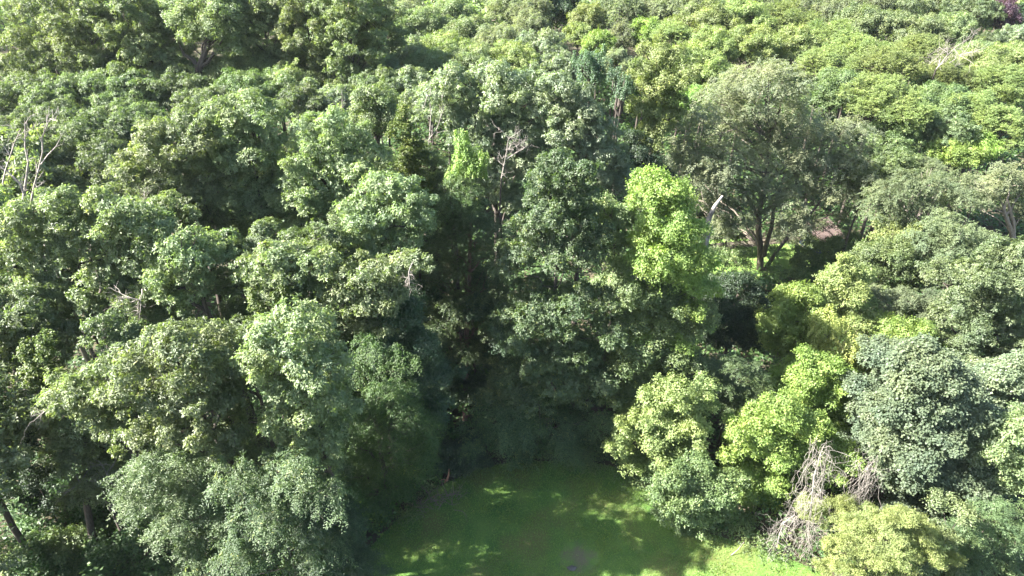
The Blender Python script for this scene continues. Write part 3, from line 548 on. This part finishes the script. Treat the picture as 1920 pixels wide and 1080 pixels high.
# ---------------------------------------------------------------- canopy trees: (px of apex, py of apex, r_px, height, crown ratio, kind, name, category, label)
FAR = [
 (40,-25,72,20.5,1.6,'olive','oak_tree','oak','olive oak in the top left corner, yellow-tipped clumps'),
 (120,-45,70,21.5,1.6,'olive','oak_tree','oak','olive oak second from the top left corner, with dark hollows at its foot'),
 (205,-30,66,21,1.6,'olive','oak_tree','oak','olive oak near the top left, with a deep dark gap on its right'),
 (275,0,56,19.5,1.5,'olive','oak_tree','oak','olive oak left of the pale tree with exposed black limbs'),
 (60,85,42,15,.9,'bluoak','oak_tree','oak','small dark oak in front of the top left olive oaks'),
 (270,70,40,14,.9,'olive','oak_tree','oak','domed olive clump tree just above the blue-green canopy'),
 (480,-20,54,20.5,1.5,'olive','oak_tree','oak','hazy olive tree right of the tree with exposed black limbs'),
 (560,-45,56,21.5,1.5,'olive','oak_tree','oak','dark olive tree at the top edge above the smooth pale oaks'),
 (640,-40,58,21.5,1.5,'olive','oak_tree','oak','dark tree at the top edge, left of the greyish willow-like tree'),
 (700,-15,46,20,1.4,'olive','oak_tree','oak','dark green tree at the top, nearest the greyish willow-like tree'),
 (20,150,66,15,.6,'bluoak','oak_tree','oak','blue-green oak at the left edge of the smooth canopy'),
 (95,150,62,15,.6,'bluoak','oak_tree','oak','blue-green oak second from the left in the smooth canopy'),
 (165,140,62,15,.6,'bluoak','oak_tree','oak','blue-green oak third from the left in the smooth canopy'),
 (235,137,58,15,.6,'bluoak','oak_tree','oak','blue-green oak in the smooth canopy left of the black trunk'),
 (310,130,56,15,.6,'bluoak','oak_tree','oak','blue-green oak in the smooth canopy below the black trunk'),
 (60,205,58,14.5,.65,'bluoak','oak_tree','oak','blue-green oak directly behind the tall bare dead tree'),
 (150,215,60,14.5,.7,'bluoak','oak_tree','oak','blue-green oak right of the tall bare dead tree with dark gaps around it'),
 (225,200,50,14.5,.7,'bluoak','oak_tree','oak','blue-green oak wedged above the many-domed bright oak'),
 (170,275,55,13.5,.8,'bluoak','oak_tree','oak','rounded blue-green oak between the dead tree and the many-domed bright oak'),
 (60,290,50,13,.8,'bluoak','oak_tree','oak','shaded blue-green oak behind the foot of the dead tree'),
 (375,170,46,15,.7,'bluoak','oak_tree','oak','blue-green oak touching the tops of the two tall bright oaks'),
 (440,140,46,15.5,.65,'green','oak_tree','oak','green domed oak above the second tall bright oak'),
 (430,100,50,15.5,.6,'pale','oak_tree','oak','hazy pale oak right of the black trunk'),
 (500,90,40,16,.6,'pale','oak_tree','oak','hazy pale oak between the olive trees and the deep green domes'),
 (520,95,36,15.5,.7,'green','oak_tree','oak','left of two deep green domed tops above the bright oaks'),
 (580,85,38,15.5,.8,'green','oak_tree','oak','right of two deep green domed tops above the bright oaks'),
 (590,55,48,15.5,.6,'bluoak','oak_tree','oak','flat pale-topped oak below the dark olive trees at the top'),
 (650,60,48,15.5,.6,'bluoak','oak_tree','oak','pale-topped oak in line with the flat-topped one, further right'),
 (530,130,42,15.5,.8,'oak','oak_tree','oak','bright oak just below the two deep green domed tops'),
 (560,165,44,15.5,.8,'bluoak','oak_tree','oak','oak with a dark right side left of the drooping yellowish tree'),
 (630,110,44,15.5,.7,'oak','oak_tree','oak','bright oak above a tiny rusty-leaved patch in the upper middle'),
 (620,165,36,15,.7,'silver','oak_tree','oak','greyish oak with bare twigs left of the drooping yellowish tree'),
 (690,95,44,15.5,.6,'silver','oak_tree','oak','pale blue-green oak, upper middle, right of the flat-topped oaks'),
 (700,135,42,15.5,.8,'bluoak','oak_tree','oak','dark-sided oak right above the drooping yellowish tree'),
 (755,75,44,15.5,.65,'silver','oak_tree','oak','pale oak below the greyish willow-like tree'),
 (760,130,46,15.5,.7,'silver','oak_tree','oak','silvery oak above the green vine-wrapped column'),
 (800,165,40,15,.7,'silver','oak_tree','oak','silvery oak behind the forked pale dead branches'),
 (760,-5,34,16,.8,'greywood','willow','willow','greyish willow-like tree with branching stems at the top'),
 (745,28,26,15,.8,'pale','small_tree','tree','small pale round tree beneath the greyish willow-like tree'),
 (790,15,40,15.5,.8,'pale','small_tree','tree','yellowish tree right of the greyish willow-like tree'),
 (840,0,38,15.5,.8,'pale','small_tree','tree','light green tree at the top, a third from the middle, beside grey tops'),
 (830,65,42,15.5,.7,'yellow','small_tree','tree','yellow-green tree below the light green top one'),
 (800,100,38,15,.7,'pale','small_tree','tree','pale tree above the silvery wide-topped oak, on its left'),
 (880,30,40,15.5,.8,'pale','small_tree','tree','hazy light green tree left of the greyish rounded tops'),
 (880,90,44,15.5,.7,'pale','small_tree','tree','pale green tree above the middle of the silvery oak'),
 (935,45,40,15.5,.8,'greywood','small_tree','tree','pale tree with faint streaked branches below the greyish tops'),
 (950,-20,40,16,.8,'greywood','willow','willow','greyish purple-tinted rounded top at the top edge'),
 (1000,-8,34,16,.9,'greywood','willow','willow','grey feathery top at the edge, left of the dark gap'),
 (995,22,30,15,.9,'greywood','willow','willow','soft grey-green tree standing below the feathery grey top'),
 (960,85,42,15.5,.7,'yellow','small_tree','tree','yellow-tinged tree above the silvery wide-topped oak, centre'),
 (1010,65,44,15.5,.8,'silver','small_tree','tree','silvery pale tree left of the streamer-hung dark tree'),
 (1045,100,36,15,.8,'silver','small_tree','tree','pale leaning tree touching the streamer-hung dark tree on its left'),
 (1050,-30,36,15.5,1.1,'dark','conifer','tree','dark bluish tree in the gap at the top edge'),
 (1010,-40,30,17,1.0,'dark','small_tree','tree','dark tree top behind the grey feathery top'),
 (1105,10,28,15.5,.9,'yellow','small_tree','tree','bright green round tree right of the dark gap at the top'),
 (1085,45,24,14.5,.9,'yellow','small_tree','tree','small bright green tree below the bright round one'),
 (1125,58,28,14.5,1.0,'lime','small_tree','tree','lime-edged tree behind the streamer-hung dark tree'),
 (1165,-22,44,17,.8,'greywood','willow','willow','hazy grey tree with visible forked branches at the top, right of centre'),
 (1230,-18,40,16.5,.8,'greywood','willow','willow','hazy grey-green tree at the top right of the forked-branch one'),
 (1170,45,26,14.5,1.0,'greywood','small_tree','tree','soft grey-green column left of the tall yellow-green tree'),
 (1215,35,26,15,.8,'lime','small_tree','tree','small fresh green round tree under the hazy grey-green one'),
 (1160,90,24,14,1.2,'greywood','small_tree','tree','grey-green tree between the streamers and the tall yellow-green tree'),
 (1265,45,36,15.5,.6,'locust','locust_tree','locust','vivid green flat-layered tree left of the bright dome'),
 (1330,12,48,16,.7,'yellow','small_tree','tree','left part of the bright yellow-green dome at the top'),
 (1400,0,54,16.5,.7,'yellow','small_tree','tree','highest tree of the bright yellow-green dome'),
 (1480,5,50,16,.75,'locust','small_tree','tree','right shoulder of the bright yellow-green dome'),
 (1340,60,40,15.5,.75,'yellow','small_tree','tree','yellow-tipped tree on the near left flank of the bright dome'),
 (1420,55,44,15.5,.75,'yellow','small_tree','tree','yellow-tipped tree on the near side of the bright dome'),
 (1500,55,40,15,.75,'yellow','small_tree','tree','yellow-tipped tree on the near right flank of the bright dome'),
 (1290,85,36,15.5,.8,'yellow','small_tree','tree','yellow-green tree between the tall stacked tree and the dome'),
 (1340,105,34,15,.9,'yellow','small_tree','tree','yellow-green tree right behind the left shoulder of the great elm'),
 (1300,165,30,14,.9,'lime','small_tree','tree','lime tree peeping out left of the great elm'),
 (1560,-8,50,16,.6,'greywood','small_tree','tree','hazy tree at the top edge behind the bright dome'),
 (1300,-20,50,17,.6,'greywood','small_tree','tree','hazy pale tree at the top edge behind the left of the dome'),
 (1420,-28,50,17,.6,'greywood','small_tree','tree','hazy pale tree at the top edge behind the middle of the dome'),
 (1570,45,42,15,.6,'locust','locust_tree','locust','smooth green tree right of the bright dome'),
 (1560,95,46,15,.6,'locust','locust_tree','locust','smooth green tree behind the right shoulder of the great elm'),
 (1620,70,42,15,.6,'locust','locust_tree','locust','smooth green tree above the flat-layered bright locust'),
 (1580,135,44,14.5,.8,'green','locust_tree','locust','greener dark-hollowed tree touching the right of the great elm'),
 (1630,15,42,15.5,.6,'pale','small_tree','tree','pale hazy tree near the top right, left of the grey pair'),
 (1685,25,36,15,.6,'pale','small_tree','tree','pale rounded tree near the top right, left one of the grey pair'),
 (1735,32,38,15,.7,'pale','small_tree','tree','pale rounded tree near the top right, right one of the grey pair'),
 (1800,28,40,15,.8,'pale','small_tree','tree','pale rounded tree left of the round deeper green tree'),
 (1845,-8,44,16,.8,'bluoak','small_tree','tree','round deeper green tree left of the purple-leaved tree'),
 (1790,-20,36,16,.7,'pale','small_tree','tree','hazy tree on the top edge left of the round deeper green one'),
 (1700,-25,46,16.5,.6,'greywood','small_tree','tree','hazy grey tree on the top edge above the grey pair'),
 (1640,-22,44,16.5,.6,'greywood','small_tree','tree','hazy grey tree on the top edge, right of the bright dome'),
 (1893,0,27,15.5,1.0,'purple','plum_tree','tree','purple-leaved tree in the top right corner'),
 (1930,10,24,14.5,1.1,'dark','small_tree','tree','dark tree at the edge right of the purple-leaved tree'),
 (1872,62,30,14,.9,'bluoak','small_tree','tree','grey-green tree below the purple-leaved tree'),
 (1845,82,34,14,.8,'pale','small_tree','tree','pale rounded tree two below the purple-leaved tree'),
 (1910,50,30,13.5,.9,'silver','small_tree','tree','hazy tree at the right edge below the purple-leaved tree'),
 (1740,70,42,14.5,.6,'locust','locust_tree','locust','green tree right behind the bleached dead branches'),
 (1675,95,52,15,.55,'locust','locust_tree','locust','bright flat-layered locust, upper right, its top tier'),
 (1660,150,56,14.5,.55,'locust','locust_tree','locust','bright flat-layered locust below the top tier one'),
 (1720,190,50,13.5,.55,'locust','locust_tree','locust','bright layered locust with grey twigs inside'),
 (1690,225,44,12,.8,'green','small_tree','tree','dark green tree under the layered locusts'),
 (1790,115,46,14,.7,'locust','small_tree','tree','green tree below the bleached dead branches'),
 (1860,95,42,14,.7,'yellow','small_tree','tree','yellow-green tree on the right edge side, right of the bleached branches'),
 (1905,85,40,14,.7,'yellow','small_tree','tree','yellow-green tree at the right edge below the hazy round trees'),
 (1900,130,48,14,.8,'locust','locust_tree','locust','deep yellow-green locust at the right edge, upper quarter'),
 (1790,165,48,13.5,.8,'green','small_tree','tree','dark green hollow tree in the upper right among locusts'),
 (1850,180,46,13.5,.8,'locust','small_tree','tree','mottled green tree left of the edge locust'),
 (1800,215,44,12.5,.9,'bluoak','small_tree','tree','grey-green tree right above the bright yellow-green bush crown'),
 (1905,205,44,13,1.0,'locust','locust_tree','locust','dark yellow-green tree at the right edge beside the bright bush crown'),
 (1800,262,34,11,.7,'lime','small_tree','tree','left half of the bright lime bush crown on the right'),
 (1850,258,38,11,.7,'lime','small_tree','tree','right half of the bright lime bush crown on the right'),
 (1690,280,40,11.5,.8,'green','small_tree','tree','green tree above the open-crowned grey-green tree'),
 (1640,300,34,11,.9,'green','small_tree','tree','green tree between the great elm and the open-crowned tree'),
 (1750,300,34,11,.8,'dullelm','small_tree','tree','grey-green tree below the bright lime bush crown'),
]
GROUPS = {'oak': 'canopy oaks', 'locust': 'canopy locusts'}
for i, (px, py, r, H, ra, kind, nm, cat, lab) in enumerate(FAR):
    top = atz(px, py, H); dd = depth(top); a = r*dd/FOC*1.12
    rng = np.random.default_rng(300+i); cy = top[1]+a*.25; a *= rng.uniform(.88, 1.25)
    L = auto_crown(rng, top[0], cy, H, a, ra)
    tree(nm, lab, cat, kind, (top[0], cy), L, 500+i, GROUPS.get(cat, 'canopy trees of mixed kinds'), dens=1.05, sub=5, minpx=1.4, r0=.16,
         flat=.6 if kind == 'locust' else .75)
# the pale tree with the exposed black limbs near the top left
ptree('locust_tree', 'pale open tree with exposed black trunk and limbs, upper left', 'tree', 'pale',
  [(380,10,40),(420,20,38),(350,35,34),(440,55,34),(400,60,38),(460,20,36),(340,5,34),(450,90,24),(420,95,22),(355,75,20),(390,-25,44),(440,-20,40)], 57, 90,
  stems=[(np.array([at(371, 240, 57)*np.array((1,1,0)), at(371, 150, 57), at(374, 125, 57), at(386, 95, 57), at(392, 60, 57), at(398, 10, 57)]), np.array([.42,.36,.30,.22,.15,.05])),
         (np.array([at(373, 130, 57), at(362, 112, 57), at(345, 102, 56.8), at(335, 80, 56.5)]), np.array([.22,.18,.13,.06])),
         (np.array([at(374, 126, 57), at(388, 118, 56.8), at(402, 100, 56.8), at(420, 70, 56.5)]), np.array([.18,.13,.09,.05]))], minpx=1.8)
# oaks standing outside the left edge of the frame: their shade falls into the picture
for i, (x, y, H, a) in enumerate([(-24, 19, 11, 3.2), (-26.5, 26, 13, 3.6), (-31, 33, 15, 4.2), (-21.5, 13.5, 10.5, 3.2), (-33, 41, 15, 4), (-22.5, 20, 12.5, 2.8), (-27.5, 13.5, 11, 3.5)]):
    rng = np.random.default_rng(800+i)
    tree('oak_tree', 'oak out of view left of the photo, '+['beside the ivy-clad stem', 'level with the bare dead tree', 'behind the bare dead tree', 'nearest the camera', 'farthest from the camera', 'beside the bright edge oak', 'leftmost of the near ones'][i], 'oak', 'oak', (x, y), auto_crown(rng, x, y, H, a, .9), 820+i, 'oaks beyond the left edge of the photo', sub=5, minpx=5, r0=.2)

# ---------------------------------------------------------------- dead trees and bare branches
def grow(rng, p, d, L, r, lvl, out, curl=.25, kids=(2, 4), shrink=.62, gravity=0.0, ang=.75):
    n = 5; P = [p]; dd = d.copy()
    for i in range(n):
        dd = unit(dd+rng.normal(size=3)*curl*.45+np.array((0, 0, gravity))); P.append(P[-1]+dd*L/n)
    P = np.array(P); out.append((P, np.linspace(r, r*.45, n+1)))
    if lvl > 0:
        for _ in range(rng.integers(kids[0], kids[1]+1)):
            k = rng.integers(2, n+1); nd = unit(dd+rng.normal(size=3)*ang+np.array((0, 0, .15)))
            grow(rng, P[k], nd, L*shrink*rng.uniform(.7, 1.15), r*.55, lvl-1, out, curl, kids, shrink, gravity, ang)
def bare(name, label, cat, base, stems, mat, seed, lvl=3, **kw):
    """stems: [(points, radii)] the main limbs read off the photo; each sprouts branches"""
    rng = np.random.default_rng(seed); tr = []; br = []
    for pts, rad, n, Lb in stems:
        pts = np.array(pts); tr.append((pts, np.array(rad)*.62))
        for _ in range(n):
            k = rng.integers(max(1, len(pts)//3), len(pts)); a = pts[k]+(pts[k-1]-pts[k])*rng.random(); d = unit(pts[k]-pts[k-1])
            grow(rng, a, unit(d+rng.normal(size=3)*.7), Lb*rng.uniform(.5, 1.2), min(max(rad)*.16, .018), lvl-1, br, **kw)
    base = np.array((base[0], base[1], 0.0)); root = empty(name, base, label, cat)
    V, F = tubes([(p-base, r) for p, r in tr]); link('trunk', mesh_tris('trunk', V, F, mat, smooth=True), root)
    if br:
        V, F = tubes([(p-base, r) for p, r in br]); link('branches', mesh_tris('branches', V, F, mat, smooth=True), root)
    return root
Y = 31.0
def PL(l, Y): return [at(a, b, Y+(c[0] if c else 0)) for a, b, *c in l]
b0 = atz(45, 640, 0); b0[1] = Y; b0[0] = at(45, 400, Y)[0]
bare('dead_tree', 'tall bare bleached dead tree with forked stems at the left edge', 'dead tree', b0, [
  ([b0*np.array((1,1,0))]+PL([(42,395),(45,368),(50,330),(53,305),(47,275),(47,240),(46,225)], Y), [.22,.15,.13,.09,.07,.055,.035,.015], 14, .8),
  (PL([(44,362),(38,345),(18,325),(0,312),(-15,300)], Y-.3), [.09,.08,.06,.05,.03], 9, .7),
  ([b0*np.array((1,1,0))+np.array((.3,.2,0))]+PL([(56,392),(64,350),(72,320),(80,285),(79,258),(88,235),(94,222)], Y+.3), [.16,.10,.085,.07,.055,.045,.03,.012], 14, .8),
  (PL([(77,308),(90,290),(105,275),(118,250)], Y), [.05,.04,.03,.01], 3, .6),
  (PL([(5,345),(10,320),(20,290),(28,265),(40,240)], Y-.4), [.06,.055,.045,.03,.012], 9, .6),
  (PL([(18,290),(8,275),(-5,268)], Y-.4), [.04,.03,.015], 2, .5)], DEAD, 1, lvl=2, curl=.35)
b0 = at(280, 418, 30.5)
bare('dead_branch', 'pale bare treetop with fine twigs beside the many-domed bright oak', 'dead branch', (b0[0], b0[1]), [
  ([b0*np.array((1,1,0)), at(281, 440, 30.5), at(276, 412, 30.4), at(268, 398, 30.3), at(255, 385, 30.2), at(240, 375, 30.1)], [.14,.09,.07,.055,.04,.02], 8, 1.0),
  (PL([(268, 398), (272, 382), (280, 370)], 30.3), [.05,.035,.015], 7, .9)], DEAD, 2, lvl=3, curl=.4)
def twigs(root, px, py, Y, n, L, seed, mat=DEAD, d=(-.3, -.3, -.5), r=.03, gravity=-.1):
    """bare twigs that belong to a living tree: a part of it"""
    p = at(px, py, Y); rng = np.random.default_rng(seed); out = []; base = np.array(root.location)
    back = p+np.array((rng.uniform(-.2, .2), 1.0, .1)); out.append((bend(rng, back, p, 6, .03), np.linspace(r*1.6, r, 6)))
    for _ in range(n): grow(rng, p, unit(np.array(d)+rng.normal(size=3)*.5), L*rng.uniform(.7, 1.1), r, 2, out, curl=.4, gravity=gravity, shrink=.7)
    V, F = tubes([(q-base, s) for q, s in out]); link('bare_twigs', mesh_tris('bare_twigs', V, F, mat, smooth=True), root)
R = {o['label']: o for o in scene.objects if o.type == 'EMPTY'}
def find(s): return [o for l, o in R.items() if s in l][0]
twigs(find('ragged clumps and bare twigs'), 262, 562, 24.6, 5, 1.1, 3, DEAD_BR, (-.8, -.2, -.3), .026)
twigs(find('sunlit round crown bulging'), 768, 505, 24.4, 4, .7, 4, DEAD_BR, (.2, -.2, -.9), .022)
twigs(find('forked stem clad in'), 70, 735, 22.0, 3, 1.5, 5, DEAD_BR, (-1, 0, .3), .035, 0)
twigs(find('narrow oak with sparse'), 200, 890, 20.4, 5, .9, 6, DEAD_BR, (.4, -.2, -.2), .022)
twigs(find('narrow oak with sparse'), 150, 905, 20.4, 4, 1.0, 16, DEAD_BR, (-1, -.2, 0), .022, 0)
twigs(find('edge of the foreground, right of the ivy'), 88, 768, 20.3, 3, .8, 7, DEAD_BR, (-.5, -.2, -.4), .02)
def barefork(label, foot, stems, seed, mat, n=4, Lb=.8, lvl=2):
    rng = np.random.default_rng(seed); foot = np.array((foot[0], foot[1], 0.0)); root = empty('dead_tree', foot, label, 'dead tree'); out = []
    P0 = bend(rng, foot, stems[0][0][0], 8, .015); V, F = tubes([(P0-foot, np.linspace(stems[0][1][0]*1.1, stems[0][1][0]*.7, 8))]); link('trunk', mesh_tris('trunk', V, F, BARK, smooth=True), root)
    for pts, rad in stems:
        pts = np.array(pts); out.append((pts, np.array(rad)*.55))
        for _ in range(n):
            k = rng.integers(1, len(pts)); a = pts[k]+(pts[k-1]-pts[k])*rng.random()*.9
            grow(rng, a, unit(unit(pts[k]-pts[k-1])+rng.normal(size=3)*.8), Lb*rng.uniform(.6, 1.2), max(rad)*.3, lvl-1, out, curl=.4)
    V, F = tubes([(q-foot, s) for q, s in out]); link('branches', mesh_tris('branches', V, F, mat, smooth=True), root)
f = at(800, 290, 35.5)
barefork('forked pale dead branches above the green vine-wrapped column', f, [(PL([(803,285),(806,250),(808,215),(806,190),(803,175)], 35.3), [.07,.06,.045,.03,.012]), (PL([(804,262),(820,240),(828,215),(835,195)], 35.2), [.05,.04,.03,.012])], 8, DEAD_BR)
f = at(938, 345, 33.5)
barefork('bare forked dead stub with twiggy head in front of the silvery oak', f, [(PL([(940,335),(946,305),(950,285),(952,268),(955,255)], 33), [.07,.06,.05,.04,.02]), (PL([(950,298),(965,288),(980,280),(988,272)], 33), [.05,.045,.035,.02])], 9, DEAD_BR, 8, .7, 3)
f = at(640, 235, 37.5)
barefork('pair of thin pale bare stems left of the drooping yellowish tree', f, [(PL([(640,222),(641,205),(642,180),(640,165)], 37), [.05,.045,.03,.012]), (PL([(640,215),(632,202),(626,190)], 37), [.035,.03,.012])], 10, DEAD_BR, 3, .6)
f = at(1770, 125, 61)
barefork('bleached dead branches lying over the canopy at the upper right', f, [(PL([(1755,130),(1765,118),(1775,105),(1785,95),(1792,88)], 60), [.09,.08,.07,.05,.03]), (PL([(1780,118),(1795,108),(1808,98),(1815,88)], 59.5), [.07,.06,.05,.02]), (PL([(1740,122),(1752,112),(1762,104)], 59.5), [.05,.04,.02])], 11, DEAD, 9, 1.3, 3)
# pale broken stick standing out left of the elm
p = PL([(1325,450),(1322,432),(1330,408),(1341,385),(1355,367)], 39.5)
foot = p[0].copy(); foot[2] = 0
bare('dead_tree', 'smooth white broken snag leaning right, in front of the great elm', 'snag', foot, [([foot]+p, [.30,.28,.25,.26,.19,.10], 0, 1),
  (PL([(1325,452),(1332,436),(1336,424)], 39.5), [.2,.17,.05], 0, 1)], noise_mat('white_dead_wood', (.10,.085,.07), (.46,.42,.38), 2.2, stretch=(2, 2, .6)), 13)
# tangle of dead vines in the right foreground
def tangle(label, cx, cy, Y, stems, n, L, seed, drop, bulk):
    rng = np.random.default_rng(seed); foot = at(cx, cy, Y); foot[2] = 0; tr = [([foot]+PL(stems, Y), )]
    P = np.array([foot]+PL(stems, Y)); out = []
    for _ in range(n):
        k = rng.integers(1, len(P)); a = P[k]+(P[k-1]-P[k])*rng.random()*.8
        d = unit(rng.normal(size=3)*np.array((1, .8, .5))+np.array((0, -.3, .25)))
        grow(rng, a, d, L*rng.uniform(.5, 1.3), .010, 2, out, curl=.75, gravity=-.10, shrink=.65, kids=(2, 3), ang=.9)
    for _ in range(drop):                                       # strands hanging down
        k = rng.integers(1, len(P)); a = P[k]+rng.normal(size=3)*np.array((bulk, bulk, .3)); z1 = max(.05, a[2]-rng.uniform(1.0, 3.6))
        q = bend(rng, a, (a[0]+rng.normal()*.35, a[1]+rng.normal()*.35, z1), 8, .035); out.append((q, np.full(8, .007)))
    root = empty('dead_vine_tangle', foot, label, 'dead vines')
    V, F = tubes([(P-foot, np.linspace(.05, .018, len(P)))]); link('trunk', mesh_tris('trunk', V, F, VINEWOOD, smooth=True), root)
    V, F = tubes([(q-foot, s) for q, s in out]); link('branches', mesh_tris('branches', V, F, VINEWOOD, smooth=True), root)
tangle('big tangle of bare pinkish-grey dead vines on a snag in the right foreground', 1512, 1060, 21.6, [(1515,1000),(1520,960),(1524,920),(1527,890),(1535,860),(1545,835)], 66, 1.05, 21, 80, .28)
tangle('second, narrower curtain of dead grey vines left of the blue-green maple', 1612, 1000, 22.3, [(1615,970),(1622,930),(1628,890),(1628,865)], 22, .9, 22, 80, .28)
tangle('low spread of dead brambles at the left foot of the big dead vine tangle', 1455, 1035, 21.8, [(1462,1000),(1470,980),(1490,965)], 26, .85, 23, 8, .4)
# brush pile at the back left corner of the lawn with its broken reddish limb
rng = np.random.default_rng(31); f = np.array((*gpt(815, 945), 0.0)); out = []
for _ in range(34):
    a = f+np.array((rng.uniform(-1.2, 1.3), rng.uniform(-.5, .6), .05)); grow(rng, a, unit(np.array((rng.normal(), rng.normal()*.6, .35))), rng.uniform(.5, 1.1), .018, 1, out, curl=.4)
root = empty('brush_pile', f, 'heap of dead brown twigs at the back left corner of the lawn', 'brush pile')
V, F = tubes([(q-f, s) for q, s in out]); link('twigs', mesh_tris('twigs', V, F, noise_mat('brown_brush', (.10,.075,.06), (.22,.17,.14), 5), smooth=True), root)
p = [np.array((*gpt(812, 935), .05)), at(825, 915, 26.2), at(838, 900, 26.2), at(841, 890, 26.2), at(842, 879, 26.2)]
V, F = tubes([(np.array(p)-p[0], np.array([.07,.065,.07,.05,.015])), (np.array([p[2], p[2]+(-.25, 0, .05), p[2]+(-.5, 0, -.15)])-p[0], np.array([.04, .03, .01]))])
o = link('broken_branch', mesh_tris('broken_branch', V, F, noise_mat('split_orange_wood', (.20,.10,.06), (.36,.20,.12), 4), smooth=True)); o.location = [float(v) for v in p[0]]
o['label'] = 'broken reddish-brown limb sticking up from the twig heap by the lawn'; o['category'] = 'branch'
# fallen pale stick by the lawn's right edge
p = [np.array((*gpt(1370, 1042), .03)), at(1384, 1030, 21.6), at(1395, 1016, 21.7)]
V, F = tubes([(np.array(p)-p[0], np.array([.02, .018, .01]))]); o = link('fallen_stick', mesh_tris('fallen_stick', V, F, DEAD, smooth=True)); o.location = [float(v) for v in p[0]]
o['label'] = 'thin pale stick leaning at the edge of the sunlit grass'; o['category'] = 'stick'
# flat grey stone showing in the worn patch
import bmesh
bm = bmesh.new(); bmesh.ops.create_icosphere(bm, subdivisions=3, radius=1.0); rng = np.random.default_rng(4)
for v in bm.verts: v.co = Vector((v.co.x*.24*(1+.15*math.sin(5*v.co.y)), v.co.y*.15*(1+.12*math.sin(4*v.co.x+1)), v.co.z*.06*(1+.2*math.sin(7*v.co.x)*math.cos(5*v.co.y))))
me = bpy.data.meshes.new('stone'); bm.to_mesh(me); bm.free(); me.polygons.foreach_set('use_smooth', [True]*len(me.polygons)); me.materials.append(noise_mat('grey_stone', (.04,.04,.038), (.085,.082,.08), 9))
o = link('stone', me); g = gpt(1072, 1066); o.location = (g[0], g[1], .03); o['label'] = 'flat grey stone in the worn patch of the lawn'; o['category'] = 'stone'

# ---------------------------------------------------------------- the shed behind the elm
def poly(name, verts, faces, mat, parent):
    me = bpy.data.meshes.new(name); me.from_pydata([tuple(map(float, v)) for v in verts], [], faces); me.materials.append(mat); me.update(); return link(name, me, parent)
def box(x0, x1, y0, y1, z0, z1):
    return [(x0,y0,z0),(x1,y0,z0),(x1,y1,z0),(x0,y1,z0),(x0,y0,z1),(x1,y0,z1),(x1,y1,z1),(x0,y1,z1)], [(0,3,2,1),(4,5,6,7),(0,1,5,4),(1,2,6,5),(2,3,7,6),(3,0,4,7)]
rust = noise_mat('rusted_roof_sheet', (.020,.010,.008), (.050,.026,.019), 3.0, rough=.7, stretch=(6, .7, 1))
wallm = noise_mat('dark_blue_painted_board', (.018,.030,.042), (.05,.075,.10), 3.0, rough=.7, stretch=(1, 1, 6))
sp = at(1535, 462, 53.0); sb = empty('shed', (sp[0], sp[1], 0), 'small dark shed with a rusty sheet roof under the elm on the right', 'shed'); sb.rotation_euler = (0, 0, math.radians(20))
W2, D2 = 1.25, 1.1
zb = float(at(1530, 449, 52)[2])
v, fc = box(-W2, W2, -D2, D2, 0, zb-.05); poly('wall', v, fc, wallm, sb)
# corrugated mono-pitch roof, rising to the back
nx = 60; V = []; F = []
for i in range(nx+1):
    x = -W2-.3+(2*W2+.6)*i/nx; w = .03*math.cos(i*math.pi/1.5)
    V += [(x, -D2-.35, zb+w), (x, D2+.3, zb+.75+w), (x, -D2-.35, zb+w-.03), (x, D2+.3, zb+.72+w)]
for i in range(nx):
    a = 4*i; F += [(a, a+4, a+5, a+1), (a+2, a+3, a+7, a+6), (a, a+2, a+6, a+4), (a+1, a+5, a+7, a+3)]
poly('roof', V, F, rust, sb)
v, fc = box(-.45, .45, -D2-.05, -D2-.004, 0.05, min(1.95, zb-.2)); poly('door', v, fc, noise_mat('weathered_door', (.05,.045,.04), (.10,.09,.08), 4), sb)
v, fc = box(W2+.1, W2+.22, -D2-.3, -D2-.18, 0, zb-.04); poly('post', v, fc, BARK, sb)

# ---------------------------------------------------------------- haze
hz = bpy.data.materials.new('haze_air'); hz.use_nodes = True; hn = hz.node_tree.nodes; hn.remove(hn['Principled BSDF'])
pv = hn.new('ShaderNodeVolumePrincipled'); pv.inputs['Color'].default_value = (.86, .92, 1, 1); pv.inputs['Density'].default_value = HAZE; pv.inputs['Anisotropy'].default_value = 0.2
hz.node_tree.links.new(pv.outputs[0], hn['Material Output'].inputs['Volume'])
v, fc = box(-230, 230, -12, 240, -1, 34); me = bpy.data.meshes.new('haze'); me.from_pydata(v, [], fc); me.materials.append(hz)
if HAZE > 0: o = link('haze', me); o['kind'] = 'stuff'
# forest beyond the top of the frame: one far-off mass
rg = np.random.default_rng(77); n = 1500
fx = rg.uniform(-150, 150, n); fy = rg.uniform(88, 210, n); k = np.abs(fx) < fy*.95; fx, fy = fx[k], fy[k]
FL = np.c_[fx, fy, rg.uniform(9, 13, len(fx)), rg.uniform(2.6, 4.2, len(fx))]
V, F, T = foliage(rg, FL, 'pale', 140, .8, 'tuft', .9, 1, 3.2)
o = link('distant_forest', mesh_tris('distant_forest', V, F, LM['pale'], T)); o['kind'] = 'stuff'
print('leaves', sum(t[2] for t in TREES), 'trees', len(TREES), 'distant', len(F)//2)
